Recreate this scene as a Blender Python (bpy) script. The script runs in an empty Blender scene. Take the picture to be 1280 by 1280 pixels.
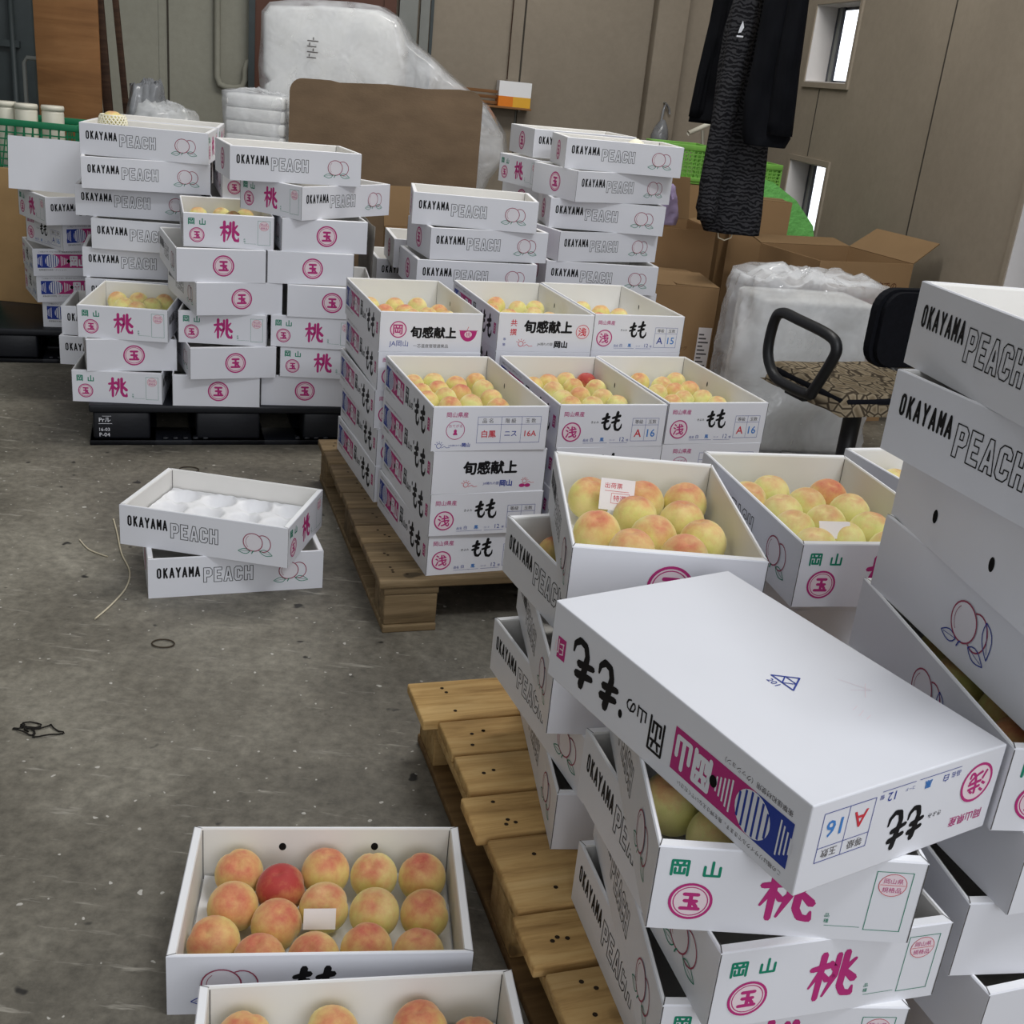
import bpy, bmesh, math, random
from math import sin, cos, pi, radians
from mathutils import Vector, Matrix, noise
random.seed(7)
S = bpy.context.scene
COL = S.collection

# ------------------------------------------------------------------ camera
PITCH, ROLL, HCAM = .3725, .1027, 1.3367
fw = Vector((0, cos(PITCH), -sin(PITCH)))
rt = Vector((1, 0, 0)); dn = fw.cross(rt)
r2 = cos(ROLL) * rt - sin(ROLL) * dn
d2 = sin(ROLL) * rt + cos(ROLL) * dn
cd = bpy.data.cameras.new('camera'); cd.sensor_width = 36; cd.lens = 36 * 1401.5 / 1280
cd.clip_start = .05; cd.clip_end = 60
cam = bpy.data.objects.new('camera', cd); COL.objects.link(cam)
mw = Matrix.Identity(4)
for i in range(3):
    mw[i][0] = r2[i]; mw[i][1] = -d2[i]; mw[i][2] = -fw[i]
mw[2][3] = HCAM
cam.matrix_world = mw
S.camera = cam

# ------------------------------------------------------------------ world, lights, exposure
W = bpy.data.worlds.new('world'); S.world = W; W.use_nodes = True
nt = W.node_tree; nt.nodes.clear()
wo = nt.nodes.new('ShaderNodeOutputWorld'); bg = nt.nodes.new('ShaderNodeBackground')
tc = nt.nodes.new('ShaderNodeTexCoord')
def wdot(v, lo, hi, pw):
    d = nt.nodes.new('ShaderNodeVectorMath'); d.operation = 'DOT_PRODUCT'
    nt.links.new(tc.outputs['Generated'], d.inputs[0]); d.inputs[1].default_value = Vector(v).normalized()
    m = nt.nodes.new('ShaderNodeMapRange'); m.inputs[1].default_value = 0; m.inputs[2].default_value = 1
    nt.links.new(d.outputs['Value'], m.inputs[0])
    p = nt.nodes.new('ShaderNodeMath'); p.operation = 'POWER'; nt.links.new(m.outputs[0], p.inputs[0]); p.inputs[1].default_value = pw
    s = nt.nodes.new('ShaderNodeMath'); s.operation = 'MULTIPLY_ADD'; nt.links.new(p.outputs[0], s.inputs[0])
    s.inputs[1].default_value = hi - lo; s.inputs[2].default_value = lo
    return s.outputs[0]
a = wdot((.45, -.75, .55), .17, .74, 1.5)      # bright open loading doors behind and to one side
b = wdot((.22, .97, .07), 0, 2.6, 40)             # daylight outside the slit windows
ad = nt.nodes.new('ShaderNodeMath'); ad.operation = 'ADD'
nt.links.new(a, ad.inputs[0]); nt.links.new(b, ad.inputs[1])
nt.links.new(ad.outputs[0], bg.inputs['Strength'])
bg.inputs['Color'].default_value = (.93, .96, 1.0, 1)
nt.links.new(bg.outputs[0], wo.inputs[0])

def area(name, loc, target, sx, sy, power, col):
    l = bpy.data.lights.new(name, 'AREA'); l.shape = 'RECTANGLE'; l.size = sx; l.size_y = sy
    l.energy = power; l.color = col
    o = bpy.data.objects.new(name, l); COL.objects.link(o); o.location = loc
    o.rotation_euler = (Vector(target) - Vector(loc)).to_track_quat('-Z', 'Y').to_euler()
    return o
area('ceiling_tubes_near', (1.7, .6, 3.9), (1.2, 1.5, 0), 1.3, .5, 56, (.93, .96, 1.0))
area('ceiling_tubes_far', (.3, 4.6, 4.2), (-.1, 5.4, 0), 2.4, .5, 95, (1.0, .98, .93))
area('loading_door', (1.8, -3.2, 2.3), (0.2, 3.0, .6), 3.0, 2.4, 70, (.93, .95, 1.0))
S.view_settings.view_transform = 'Standard'; S.view_settings.look = 'None'
S.view_settings.gamma = 1; S.view_settings.use_curve_mapping = False
S.view_settings.exposure = 0.0

# ------------------------------------------------------------------ materials
def newmat(name, rough=.6, spec=.3):
    m = bpy.data.materials.new(name); m.use_nodes = True
    p = m.node_tree.nodes['Principled BSDF']
    p.inputs['Roughness'].default_value = rough; p.inputs['Specular IOR Level'].default_value = spec
    return m, m.node_tree, p
def srgb(r, g, b):
    f = lambda c: (c / 255 / 12.92) if c / 255 <= .04045 else ((c / 255 + .055) / 1.055) ** 2.4
    return (f(r), f(g), f(b), 1)
def plain(name, rgb, rough=.6, spec=.3, metal=0, var=.08, scale=14, bump=0, bscale=60, alpha=1, stretch=None):
    """a colour with gentle noise variation (and bump)"""
    m, t, p = newmat(name, rough, spec)
    p.inputs['Metallic'].default_value = metal
    c = srgb(*rgb)
    tcn = t.nodes.new('ShaderNodeTexCoord'); mp = t.nodes.new('ShaderNodeMapping')
    t.links.new(tcn.outputs['Object'], mp.inputs[0])
    if stretch: mp.inputs['Scale'].default_value = stretch
    if var:
        n = t.nodes.new('ShaderNodeTexNoise'); n.inputs['Scale'].default_value = scale; n.inputs['Detail'].default_value = 4
        t.links.new(mp.outputs[0], n.inputs['Vector'])
        r = t.nodes.new('ShaderNodeValToRGB')
        r.color_ramp.elements[0].position = .3; r.color_ramp.elements[1].position = .7
        r.color_ramp.elements[0].color = tuple(x * (1 - var) for x in c[:3]) + (1,)
        r.color_ramp.elements[1].color = tuple(min(1, x * (1 + var)) for x in c[:3]) + (1,)
        t.links.new(n.outputs['Fac'], r.inputs[0]); t.links.new(r.outputs[0], p.inputs['Base Color'])
    else: p.inputs['Base Color'].default_value = c
    if bump:
        n2 = t.nodes.new('ShaderNodeTexNoise'); n2.inputs['Scale'].default_value = bscale; n2.inputs['Detail'].default_value = 5
        t.links.new(mp.outputs[0], n2.inputs['Vector'])
        bn = t.nodes.new('ShaderNodeBump'); bn.inputs['Strength'].default_value = bump; bn.inputs['Distance'].default_value = .01
        t.links.new(n2.outputs['Fac'], bn.inputs['Height']); t.links.new(bn.outputs[0], p.inputs['Normal'])
    p.inputs['Alpha'].default_value = alpha
    return m
def ramp(t, fac, stops):
    r = t.nodes.new('ShaderNodeValToRGB'); e = r.color_ramp.elements
    while len(e) < len(stops): e.new(.5)
    for k, (ps, c) in enumerate(stops): e[k].position = ps; e[k].color = c
    t.links.new(fac, r.inputs[0]); return r.outputs[0]
def mixc(t, f, a, b, mode='MIX'):
    m = t.nodes.new('ShaderNodeMix'); m.data_type = 'RGBA'; m.blend_type = mode
    for s, v in ((m.inputs[0], f), (m.inputs[6], a), (m.inputs[7], b)):
        if isinstance(v, (int, float, tuple)): s.default_value = v
        else: t.links.new(v, s)
    return m.outputs[2]
def noisef(t, vec, scale, detail=4, rough=.5, dist=0):
    n = t.nodes.new('ShaderNodeTexNoise'); n.inputs['Scale'].default_value = scale
    n.inputs['Detail'].default_value = detail; n.inputs['Roughness'].default_value = rough; n.inputs['Distortion'].default_value = dist
    if vec is not None: t.links.new(vec, n.inputs['Vector'])
    return n.outputs['Fac']

def concrete():
    m, t, p = newmat('concrete_floor', .5, .35)
    tcn = t.nodes.new('ShaderNodeTexCoord'); v = tcn.outputs['Object']
    c = ramp(t, noisef(t, v, 1.3, 6, .62, .4), [(.30, srgb(84, 80, 72)), (.5, srgb(116, 111, 100)), (.68, srgb(152, 147, 134))])
    fine = ramp(t, noisef(t, v, 38, 5, .7), [(.32, (.58, .58, .58, 1)), (.68, (1.28, 1.28, 1.28, 1))])
    c = mixc(t, .8, c, fine, 'MULTIPLY')
    mpn = t.nodes.new('ShaderNodeMapping'); mpn.inputs['Rotation'].default_value = (0, 0, .5); mpn.inputs['Scale'].default_value = (1, 7, 1)
    t.links.new(v, mpn.inputs[0])
    scr = ramp(t, noisef(t, mpn.outputs[0], 5, 4, .7), [(.60, (0, 0, 0, 1)), (.70, (1, 1, 1, 1))])
    c = mixc(t, scr, c, srgb(156, 151, 140))
    spots = ramp(t, noisef(t, v, 16, 2, .5), [(.70, (0, 0, 0, 1)), (.74, (1, 1, 1, 1))])
    c = mixc(t, spots, c, srgb(46, 44, 41))
    spk = ramp(t, noisef(t, v, 55, 1, .4), [(.735, (0, 0, 0, 1)), (.76, (1, 1, 1, 1))])
    c = mixc(t, spk, c, srgb(190, 186, 178))
    t.links.new(c, p.inputs['Base Color'])
    bn = t.nodes.new('ShaderNodeBump'); bn.inputs['Strength'].default_value = .25; bn.inputs['Distance'].default_value = .004
    t.links.new(noisef(t, v, 45, 6, .7), bn.inputs['Height']); t.links.new(bn.outputs[0], p.inputs['Normal'])
    return m
def wallmat(name, rgb, rgb2):
    m, t, p = newmat(name, .75, .2)
    v = t.nodes.new('ShaderNodeTexCoord').outputs['Object']
    c = ramp(t, noisef(t, v, .9, 4, .55), [(.3, srgb(*rgb2)), (.7, srgb(*rgb))])
    c = mixc(t, .5, c, ramp(t, noisef(t, v, 22, 5, .7), [(.3, (.86, .86, .86, 1)), (.7, (1.08, 1.08, 1.08, 1))]), 'MULTIPLY')
    sc = ramp(t, noisef(t, v, 9, 6, .8, 1.5), [(.70, (0, 0, 0, 1)), (.76, (.6, .6, .6, 1))])
    c = mixc(t, sc, c, srgb(96, 86, 74))
    t.links.new(c, p.inputs['Base Color']); return m
def wood(name, dark, mid, light, scale=1.0, rough=.7):
    m, t, p = newmat(name, rough, .2)
    tcn = t.nodes.new('ShaderNodeTexCoord'); oi = t.nodes.new('ShaderNodeObjectInfo')
    add = t.nodes.new('ShaderNodeVectorMath'); add.operation = 'ADD'
    cmb = t.nodes.new('ShaderNodeCombineXYZ'); mu = t.nodes.new('ShaderNodeMath'); mu.operation = 'MULTIPLY'; mu.inputs[1].default_value = 37
    t.links.new(oi.outputs['Random'], mu.inputs[0])
    for k in range(3): t.links.new(mu.outputs[0], cmb.inputs[k])
    t.links.new(tcn.outputs['Object'], add.inputs[0]); t.links.new(cmb.outputs[0], add.inputs[1])
    mp = t.nodes.new('ShaderNodeMapping'); mp.inputs['Scale'].default_value = (2.2 * scale, 26 * scale, 26 * scale)
    t.links.new(add.outputs[0], mp.inputs[0])
    g = noisef(t, mp.outputs[0], 1.6, 5, .65, .6)
    c = ramp(t, g, [(.25, srgb(*dark)), (.5, srgb(*mid)), (.78, srgb(*light))])
    blot = ramp(t, noisef(t, add.outputs[0], 3.5, 4), [(.3, (.72, .70, .68, 1)), (.65, (1.06, 1.05, 1.03, 1))])
    c = mixc(t, .8, c, blot, 'MULTIPLY')
    tn = ramp(t, oi.outputs['Random'], [(0, (.76, .76, .78, 1)), (1, (1.10, 1.09, 1.06, 1))])
    c = mixc(t, 1.0, c, tn, 'MULTIPLY')
    kn = ramp(t, noisef(t, add.outputs[0], 11, 1, .3), [(.74, (0, 0, 0, 1)), (.78, (.8, .8, .8, 1))])
    c = mixc(t, kn, c, srgb(*[int(x * .6) for x in dark]))
    t.links.new(c, p.inputs['Base Color'])
    bn = t.nodes.new('ShaderNodeBump'); bn.inputs['Strength'].default_value = .3; bn.inputs['Distance'].default_value = .003
    t.links.new(g, bn.inputs['Height']); t.links.new(bn.outputs[0], p.inputs['Normal'])
    return m
def peachmat(name, amount, base_a, base_b, red):
    """skin that goes from cream yellow to red towards the sunny top, mottled"""
    m, t, p = newmat(name, .62, .25)
    tcn = t.nodes.new('ShaderNodeTexCoord'); oi = t.nodes.new('ShaderNodeObjectInfo')
    cmb = t.nodes.new('ShaderNodeCombineXYZ'); mu = t.nodes.new('ShaderNodeMath'); mu.operation = 'MULTIPLY'; mu.inputs[1].default_value = 50
    t.links.new(oi.outputs['Random'], mu.inputs[0])
    for k in range(3): t.links.new(mu.outputs[0], cmb.inputs[k])
    add = t.nodes.new('ShaderNodeVectorMath'); add.operation = 'ADD'
    t.links.new(tcn.outputs['Object'], add.inputs[0]); t.links.new(cmb.outputs[0], add.inputs[1])
    base = ramp(t, noisef(t, add.outputs[0], 1.1, 3, .5), [(.3, srgb(*base_a)), (.7, srgb(*base_b))])
    sep = t.nodes.new('ShaderNodeSeparateXYZ'); t.links.new(tcn.outputs['Object'], sep.inputs[0])
    big = noisef(t, add.outputs[0], 1.5, 5, .6)
    def math(op, a, b):
        n = t.nodes.new('ShaderNodeMath'); n.operation = op
        for s, v in ((n.inputs[0], a), (n.inputs[1], b)):
            if isinstance(v, (int, float)): s.default_value = v
            else: t.links.new(v, s)
        return n.outputs[0]
    f = math('ADD', math('MULTIPLY', sep.outputs[2], .50), math('MULTIPLY', big, 1.1))
    f = math('ADD', math('ADD', f, amount - .80), math('MULTIPLY', oi.outputs['Random'], .16))
    fr = ramp(t, f, [(.22, (0, 0, 0, 1)), (.48, (.32, .32, .32, 1)), (.92, (.92, .92, .92, 1))])
    c = mixc(t, fr, base, srgb(*red))
    # dark tip
    d = math('MULTIPLY', math('POWER', math('MAXIMUM', sep.outputs[2], 0.0), 7), math('MULTIPLY', big, 1.15))
    c = mixc(t, d, c, srgb(176, 56, 62))
    fz = ramp(t, noisef(t, tcn.outputs['Object'], 30, 3, .6), [(.3, (.93, .93, .93, 1)), (.7, (1.05, 1.05, 1.05, 1))])
    c = mixc(t, .6, c, fz, 'MULTIPLY')
    t.links.new(c, p.inputs['Base Color'])
    p.inputs['Sheen Weight'].default_value = .25; p.inputs['Sheen Roughness'].default_value = .4
    p.inputs['Subsurface Weight'].default_value = .0
    return m
def film(name, rgb, alpha, rough=.18):
    m, t, p = newmat(name, rough, .6)
    v = t.nodes.new('ShaderNodeTexCoord').outputs['Object']
    p.inputs['Base Color'].default_value = srgb(*rgb)
    al = ramp(t, noisef(t, v, 6, 3, .5, .8), [(.3, (alpha * .6,) * 3 + (1,)), (.7, (min(1, alpha * 1.4),) * 3 + (1,))])
    t.links.new(al, p.inputs['Alpha'])
    bn = t.nodes.new('ShaderNodeBump'); bn.inputs['Strength'].default_value = .5; bn.inputs['Distance'].default_value = .03
    t.links.new(noisef(t, v, 7, 2, .5, .6), bn.inputs['Height']); t.links.new(bn.outputs[0], p.inputs['Normal'])
    return m
def zebra():
    m, t, p = newmat('zebra_cloth', .85, .1)
    v = t.nodes.new('ShaderNodeTexCoord').outputs['Object']
    w = t.nodes.new('ShaderNodeTexWave'); w.bands_direction = 'Z'; w.inputs['Scale'].default_value = 19
    w.inputs['Distortion'].default_value = 9; w.inputs['Detail'].default_value = 3; w.inputs['Detail Scale'].default_value = 1.6
    t.links.new(v, w.inputs['Vector'])
    c = ramp(t, w.outputs['Fac'], [(.42, srgb(24, 24, 27)), (.62, srgb(58, 58, 61))])
    t.links.new(c, p.inputs['Base Color']); return m
def leafcloth():
    m, t, p = newmat('leaf_pattern_cloth', .9, .1)
    v = t.nodes.new('ShaderNodeTexCoord').outputs['Object']
    vo = t.nodes.new('ShaderNodeTexVoronoi'); vo.inputs['Scale'].default_value = 28; vo.feature = 'DISTANCE_TO_EDGE'
    mp = t.nodes.new('ShaderNodeMapping'); mp.inputs['Scale'].default_value = (1, .55, 1); mp.inputs['Rotation'].default_value = (0, 0, .6)
    t.links.new(v, mp.inputs[0]); t.links.new(mp.outputs[0], vo.inputs['Vector'])
    c = ramp(t, vo.outputs['Distance'], [(.04, srgb(62, 54, 44)), (.10, srgb(138, 126, 106)), (.3, srgb(106, 94, 76))])
    t.links.new(c, p.inputs['Base Color']); return m

MT = {}
MT['white'] = plain('carton_white', (227, 228, 234), .42, .35, var=.015, scale=6)
MT['inner'] = plain('carton_inner', (228, 226, 222), .55, .25, var=.02, scale=8)  # slightly warmer than outside: warm bounce light put into the colour
MT['edge'] = plain('carton_edge', (244, 244, 246), .5, .3, var=0)
MT['seam'] = plain('carton_seam', (92, 90, 90), .8, .1, var=0)
MT['black'] = plain('ink_black', (22, 21, 24), .6, .2, var=0)
MT['grey'] = plain('ink_grey', (96, 92, 92), .6, .2, var=0)
MT['mag'] = plain('ink_magenta', (184, 52, 122), .55, .2, var=0)
MT['red'] = plain('ink_red', (206, 62, 74), .55, .2, var=0)
MT['drawn'] = plain('ink_peach_outline', (158, 66, 92), .55, .2, var=0)
MT['pale'] = plain('ink_palest_pink', (229, 225, 230), .5, .3, var=0)
MT['pink'] = plain('ink_pale_pink', (234, 216, 222), .5, .3, var=0)
MT['green'] = plain('ink_green', (28, 132, 104), .55, .2, var=0)
MT['blue'] = plain('ink_blue', (44, 64, 150), .55, .2, var=0)
MT['sky'] = plain('pen_blue', (70, 130, 200), .55, .2, var=0)
MT['hole'] = plain('vent_hole', (30, 28, 28), .9, .05, var=0)
MT['liner'] = plain('foam_liner', (238, 238, 240), .5, .3, var=.02, bump=.1, bscale=30)
MT['paper'] = plain('paper', (238, 232, 232), .7, .2, var=.01)
MT['floor'] = concrete()
MT['wallA'] = wallmat('painted_panel_grey', (158, 156, 143), (146, 145, 133))
MT['wallB'] = wallmat('painted_panel_beige', (156, 145, 130), (142, 132, 118))
MT['groove'] = plain('wall_joint', (70, 66, 60), .9, .05, var=0)
MT['pallet_old'] = wood('old_pallet_wood', (92, 78, 58), (130, 111, 83), (162, 141, 110))
MT['pallet_new'] = wood('pale_pallet_wood', (150, 116, 70), (198, 162, 106), (224, 192, 136))
MT['pallet_low'] = wood('dark_pallet_wood', (92, 70, 44), (124, 96, 60), (148, 118, 78))  # darker wood tone for the pale pallet's bottom boards
MT['nail'] = plain('nail_mark', (52, 42, 32), .8, .1, var=0)
MT['plastic_black'] = plain('black_plastic', (24, 26, 32), .42, .4, var=.1, bump=.05)
MT['chair_black'] = plain('chair_plastic', (26, 27, 30), .45, .4, var=.1)
MT['mesh_black'] = plain('black_fabric', (20, 21, 26), .85, .1, var=.15, scale=80)
MT['kraft'] = plain('kraft_board', (152, 122, 88), .8, .15, var=.06, scale=5)
MT['kraft_in'] = plain('kraft_inside', (128, 104, 76), .85, .1, var=.06, scale=5)
MT['kraft_edge'] = plain('kraft_edge', (176, 148, 110), .8, .1, var=.05)
MT['kink'] = plain('kraft_print', (98, 62, 44), .7, .1, var=0)
MT['kred'] = plain('kraft_red_print', (170, 74, 60), .7, .1, var=0)
MT['boardbrown'] = plain('dark_board', (116, 97, 77), .62, .2, var=.14, scale=5, stretch=(1, 1, 2.2), bump=.1)
MT['ply'] = wood('plywood', (112, 78, 48), (140, 100, 64), (156, 116, 78), .35)
MT['tanboard'] = plain('tan_board', (172, 140, 98), .7, .2, var=.06)
MT['darkwood'] = wood('dark_plank', (40, 28, 22), (62, 44, 34), (80, 60, 46))
MT['doorbrown'] = plain('brown_door', (92, 60, 48), .55, .3, var=.1, scale=3)
MT['steel'] = plain('painted_steel', (128, 130, 126), .5, .4, var=.05)
MT['steeldark'] = plain('dark_steel', (58, 66, 68), .5, .4, var=.08)
MT['alu'] = plain('window_aluminium', (58, 62, 72), .4, .5, var=.05)
MT['jamb'] = plain('window_reveal', (214, 210, 208), .6, .2, var=.02)
MT['foam'] = plain('foam_white', (240, 240, 238), .5, .3, var=.03, bump=.15, bscale=7)
MT['film'] = film('clear_film', (240, 242, 244), .42)
MT['film2'] = film('crumpled_film', (232, 234, 238), .40, .08)
MT['sack'] = film('grey_sack', (140, 142, 146), .75, .2)
MT['lilac'] = film('lilac_film', (186, 170, 214), .85, .25)
MT['crateG'] = plain('green_crate', (22, 118, 78), .45, .4, var=.1)
MT['crateL'] = plain('lime_crate', (116, 172, 76), .45, .4, var=.1)
MT['netG'] = plain('green_foam_sheet', (112, 186, 98), .6, .2, var=.1, bump=.6, bscale=40)
MT['bottle'] = plain('milky_plastic', (222, 218, 202), .35, .4, var=.03)
MT['orange'] = plain('box_orange', (232, 132, 44), .6, .2, var=.03)
MT['amber'] = plain('box_amber', (232, 176, 62), .6, .2, var=.03)
MT['coat'] = plain('black_cloth', (19, 20, 24), .9, .08, var=.2, scale=10)
MT['zebra'] = zebra()
MT['leaf'] = leafcloth()
MT['greysheet'] = plain('dirty_grey_sheet', (112, 108, 102), .8, .15, var=.22, scale=9)
MT['string'] = plain('pale_string', (206, 196, 172), .8, .1, var=.05)
MT['rubber'] = plain('rubber_band', (70, 62, 52), .7, .1, var=0)
MT['dark'] = plain('dark_residue', (40, 38, 36), .9, .05, var=0)
MT['net'] = plain('foam_net', (240, 236, 214), .6, .2, var=.02)
MT['p_red'] = peachmat('peach_skin_red', .37, (236, 208, 136), (228, 206, 122), (206, 84, 82))
MT['p_mix'] = peachmat('peach_skin_mixed', .27, (242, 222, 152), (222, 214, 126), (222, 108, 92))
MT['p_yel'] = peachmat('peach_skin_yellow', .13, (242, 228, 160), (222, 220, 136), (226, 128, 104))
MT['p_deep'] = peachmat('peach_skin_deep', .68, (222, 176, 104), (214, 160, 96), (172, 46, 56))
MT['stem'] = plain('peach_stalk', (104, 72, 48), .8, .1, var=0)
gm, gt, gp = newmat('window_glass', .05, .5)
gp.inputs['Transmission Weight'].default_value = 1; gp.inputs['Base Color'].default_value = (.95, .97, 1, 1); gp.inputs['IOR'].default_value = 1.02
MT['glass'] = gm

# ------------------------------------------------------------------ mesh helpers
class MB:
    def __init__(s): s.v = []; s.f = []; s.m = []; s.mats = []; s.sm = []
    def mi(s, name):
        if name not in s.mats: s.mats.append(name)
        return s.mats.index(name)
    def add(s, vs, fs, mat, smooth=False):
        o = len(s.v); s.v += [tuple(q) for q in vs]; k = s.mi(mat)
        for f in fs: s.f.append(tuple(i + o for i in f)); s.m.append(k); s.sm.append(smooth)
    def box(s, lo, hi, mat, M=None):
        x0, y0, z0 = lo; x1, y1, z1 = hi
        vs = [(x0, y0, z0), (x1, y0, z0), (x1, y1, z0), (x0, y1, z0), (x0, y0, z1), (x1, y0, z1), (x1, y1, z1), (x0, y1, z1)]
        if M is not None: vs = [M @ Vector(q) for q in vs]
        s.add(vs, [(0, 3, 2, 1), (4, 5, 6, 7), (0, 1, 5, 4), (1, 2, 6, 5), (2, 3, 7, 6), (3, 0, 4, 7)], mat)
    def bbox(s, lo, hi, mat, bev=.004, seg=2, M=None):
        bm = bmesh.new(); c = [(a + b) / 2 for a, b in zip(lo, hi)]; d = [b - a for a, b in zip(lo, hi)]
        bmesh.ops.create_cube(bm, size=1)
        for v in bm.verts: v.co = Vector((c[i] + v.co[i] * d[i] for i in range(3)))
        bmesh.ops.bevel(bm, geom=list(bm.edges), offset=min(bev, min(d) * .45), segments=seg, affect='EDGES', profile=.5)
        s.bm(bm, mat, M, True)
    def bm(s, bm, mat, M=None, smooth=True):
        bm.verts.ensure_lookup_table()
        for i, v in enumerate(bm.verts): v.index = i
        s.add([(M @ v.co) if M is not None else v.co.copy() for v in bm.verts], [tuple(v.index for v in f.verts) for f in bm.faces], mat, smooth)
        bm.free()
    def tube(s, pts, rad, mat, n=8, closed=False, cap=True):
        pts = [Vector(p) for p in pts]; N = len(pts); rings = []
        rads = rad if isinstance(rad, (list, tuple)) else [rad] * N
        up = None
        for i, p in enumerate(pts):
            a = pts[(i - 1) % N] if (closed or i > 0) else p
            b = pts[(i + 1) % N] if (closed or i < N - 1) else p
            d = (b - a).normalized()
            if up is None:
                up = Vector((0, 0, 1)) if abs(d.z) < .9 else Vector((1, 0, 0))
            x = d.cross(up)
            if x.length < 1e-5: x = d.orthogonal()
            x.normalize(); y = x.cross(d).normalized(); up = y
            rings.append([p + (x * cos(2 * pi * k / n) + y * sin(2 * pi * k / n)) * rads[i] for k in range(n)])
        vs = [q for r in rings for q in r]; fs = []
        for i in range(N if closed else N - 1):
            j = (i + 1) % N
            for k in range(n):
                fs.append((i * n + k, j * n + k, j * n + (k + 1) % n, i * n + (k + 1) % n))
        if cap and not closed:
            fs.append(tuple(range(n))[::-1]); fs.append(tuple((N - 1) * n + k for k in range(n)))
        s.add(vs, fs, mat, True)
    def lathe(s, prof, mat, n=24, M=None):
        vs = []; fs = []
        for r, z in prof:
            for k in range(n): vs.append((r * cos(2 * pi * k / n), r * sin(2 * pi * k / n), z))
        for i in range(len(prof) - 1):
            for k in range(n):
                fs.append((i * n + k, i * n + (k + 1) % n, (i + 1) * n + (k + 1) % n, (i + 1) * n + k))
        fs.append(tuple(range(n))[::-1]); fs.append(tuple((len(prof) - 1) * n + k for k in range(n)))
        if M is not None: vs = [M @ Vector(q) for q in vs]
        s.add(vs, fs, mat, True)
    def slab(s, poly, y0, y1, mat, M=None):
        """polygon in local XZ extruded along Y"""
        n = len(poly); vs = [(x, y0, z) for x, z in poly] + [(x, y1, z) for x, z in poly]
        fs = [tuple(range(n)), tuple(range(n, 2 * n))[::-1]] + [(i, i + n, (i + 1) % n + n, (i + 1) % n) for i in range(n)]
        if M is not None: vs = [M @ Vector(q) for q in vs]
        s.add(vs, fs, mat)
    def data(s, name):
        me = bpy.data.meshes.new(name); me.from_pydata(s.v, [], s.f)
        for k in s.mats: me.materials.append(MT[k])
        me.polygons.foreach_set('material_index', s.m); me.polygons.foreach_set('use_smooth', s.sm)
        me.update(); return me
    def build(s, name, parent=None, loc=None, rot=None):
        bm = bmesh.new(); me = s.data(name); bm.from_mesh(me)
        bm.to_mesh(me); bm.free()
        return link(name, me, parent, loc, rot)
def link(name, me, parent=None, loc=None, rot=None):
    o = bpy.data.objects.new(name, me); COL.objects.link(o)
    if parent: o.parent = parent
    if loc: o.location = loc
    if rot: o.rotation_euler = rot
    return o
def tag(o, label=None, cat=None, group=None, kind=None):
    if label: o['label'] = label
    if cat: o['category'] = cat
    if group: o['group'] = group
    if kind: o['kind'] = kind
    return o
def thing(name, label, cat, loc=(0, 0, 0), rz=0, group=None):
    o = bpy.data.objects.new(name, None); COL.objects.link(o); o.location = loc; o.rotation_euler = (0, 0, rz)
    o.empty_display_size = .1
    return tag(o, label, cat, group)
def recalc(o):
    bm = bmesh.new(); bm.from_mesh(o.data); bmesh.ops.recalc_face_normals(bm, faces=bm.faces); bm.to_mesh(o.data); bm.free(); return o

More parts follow.
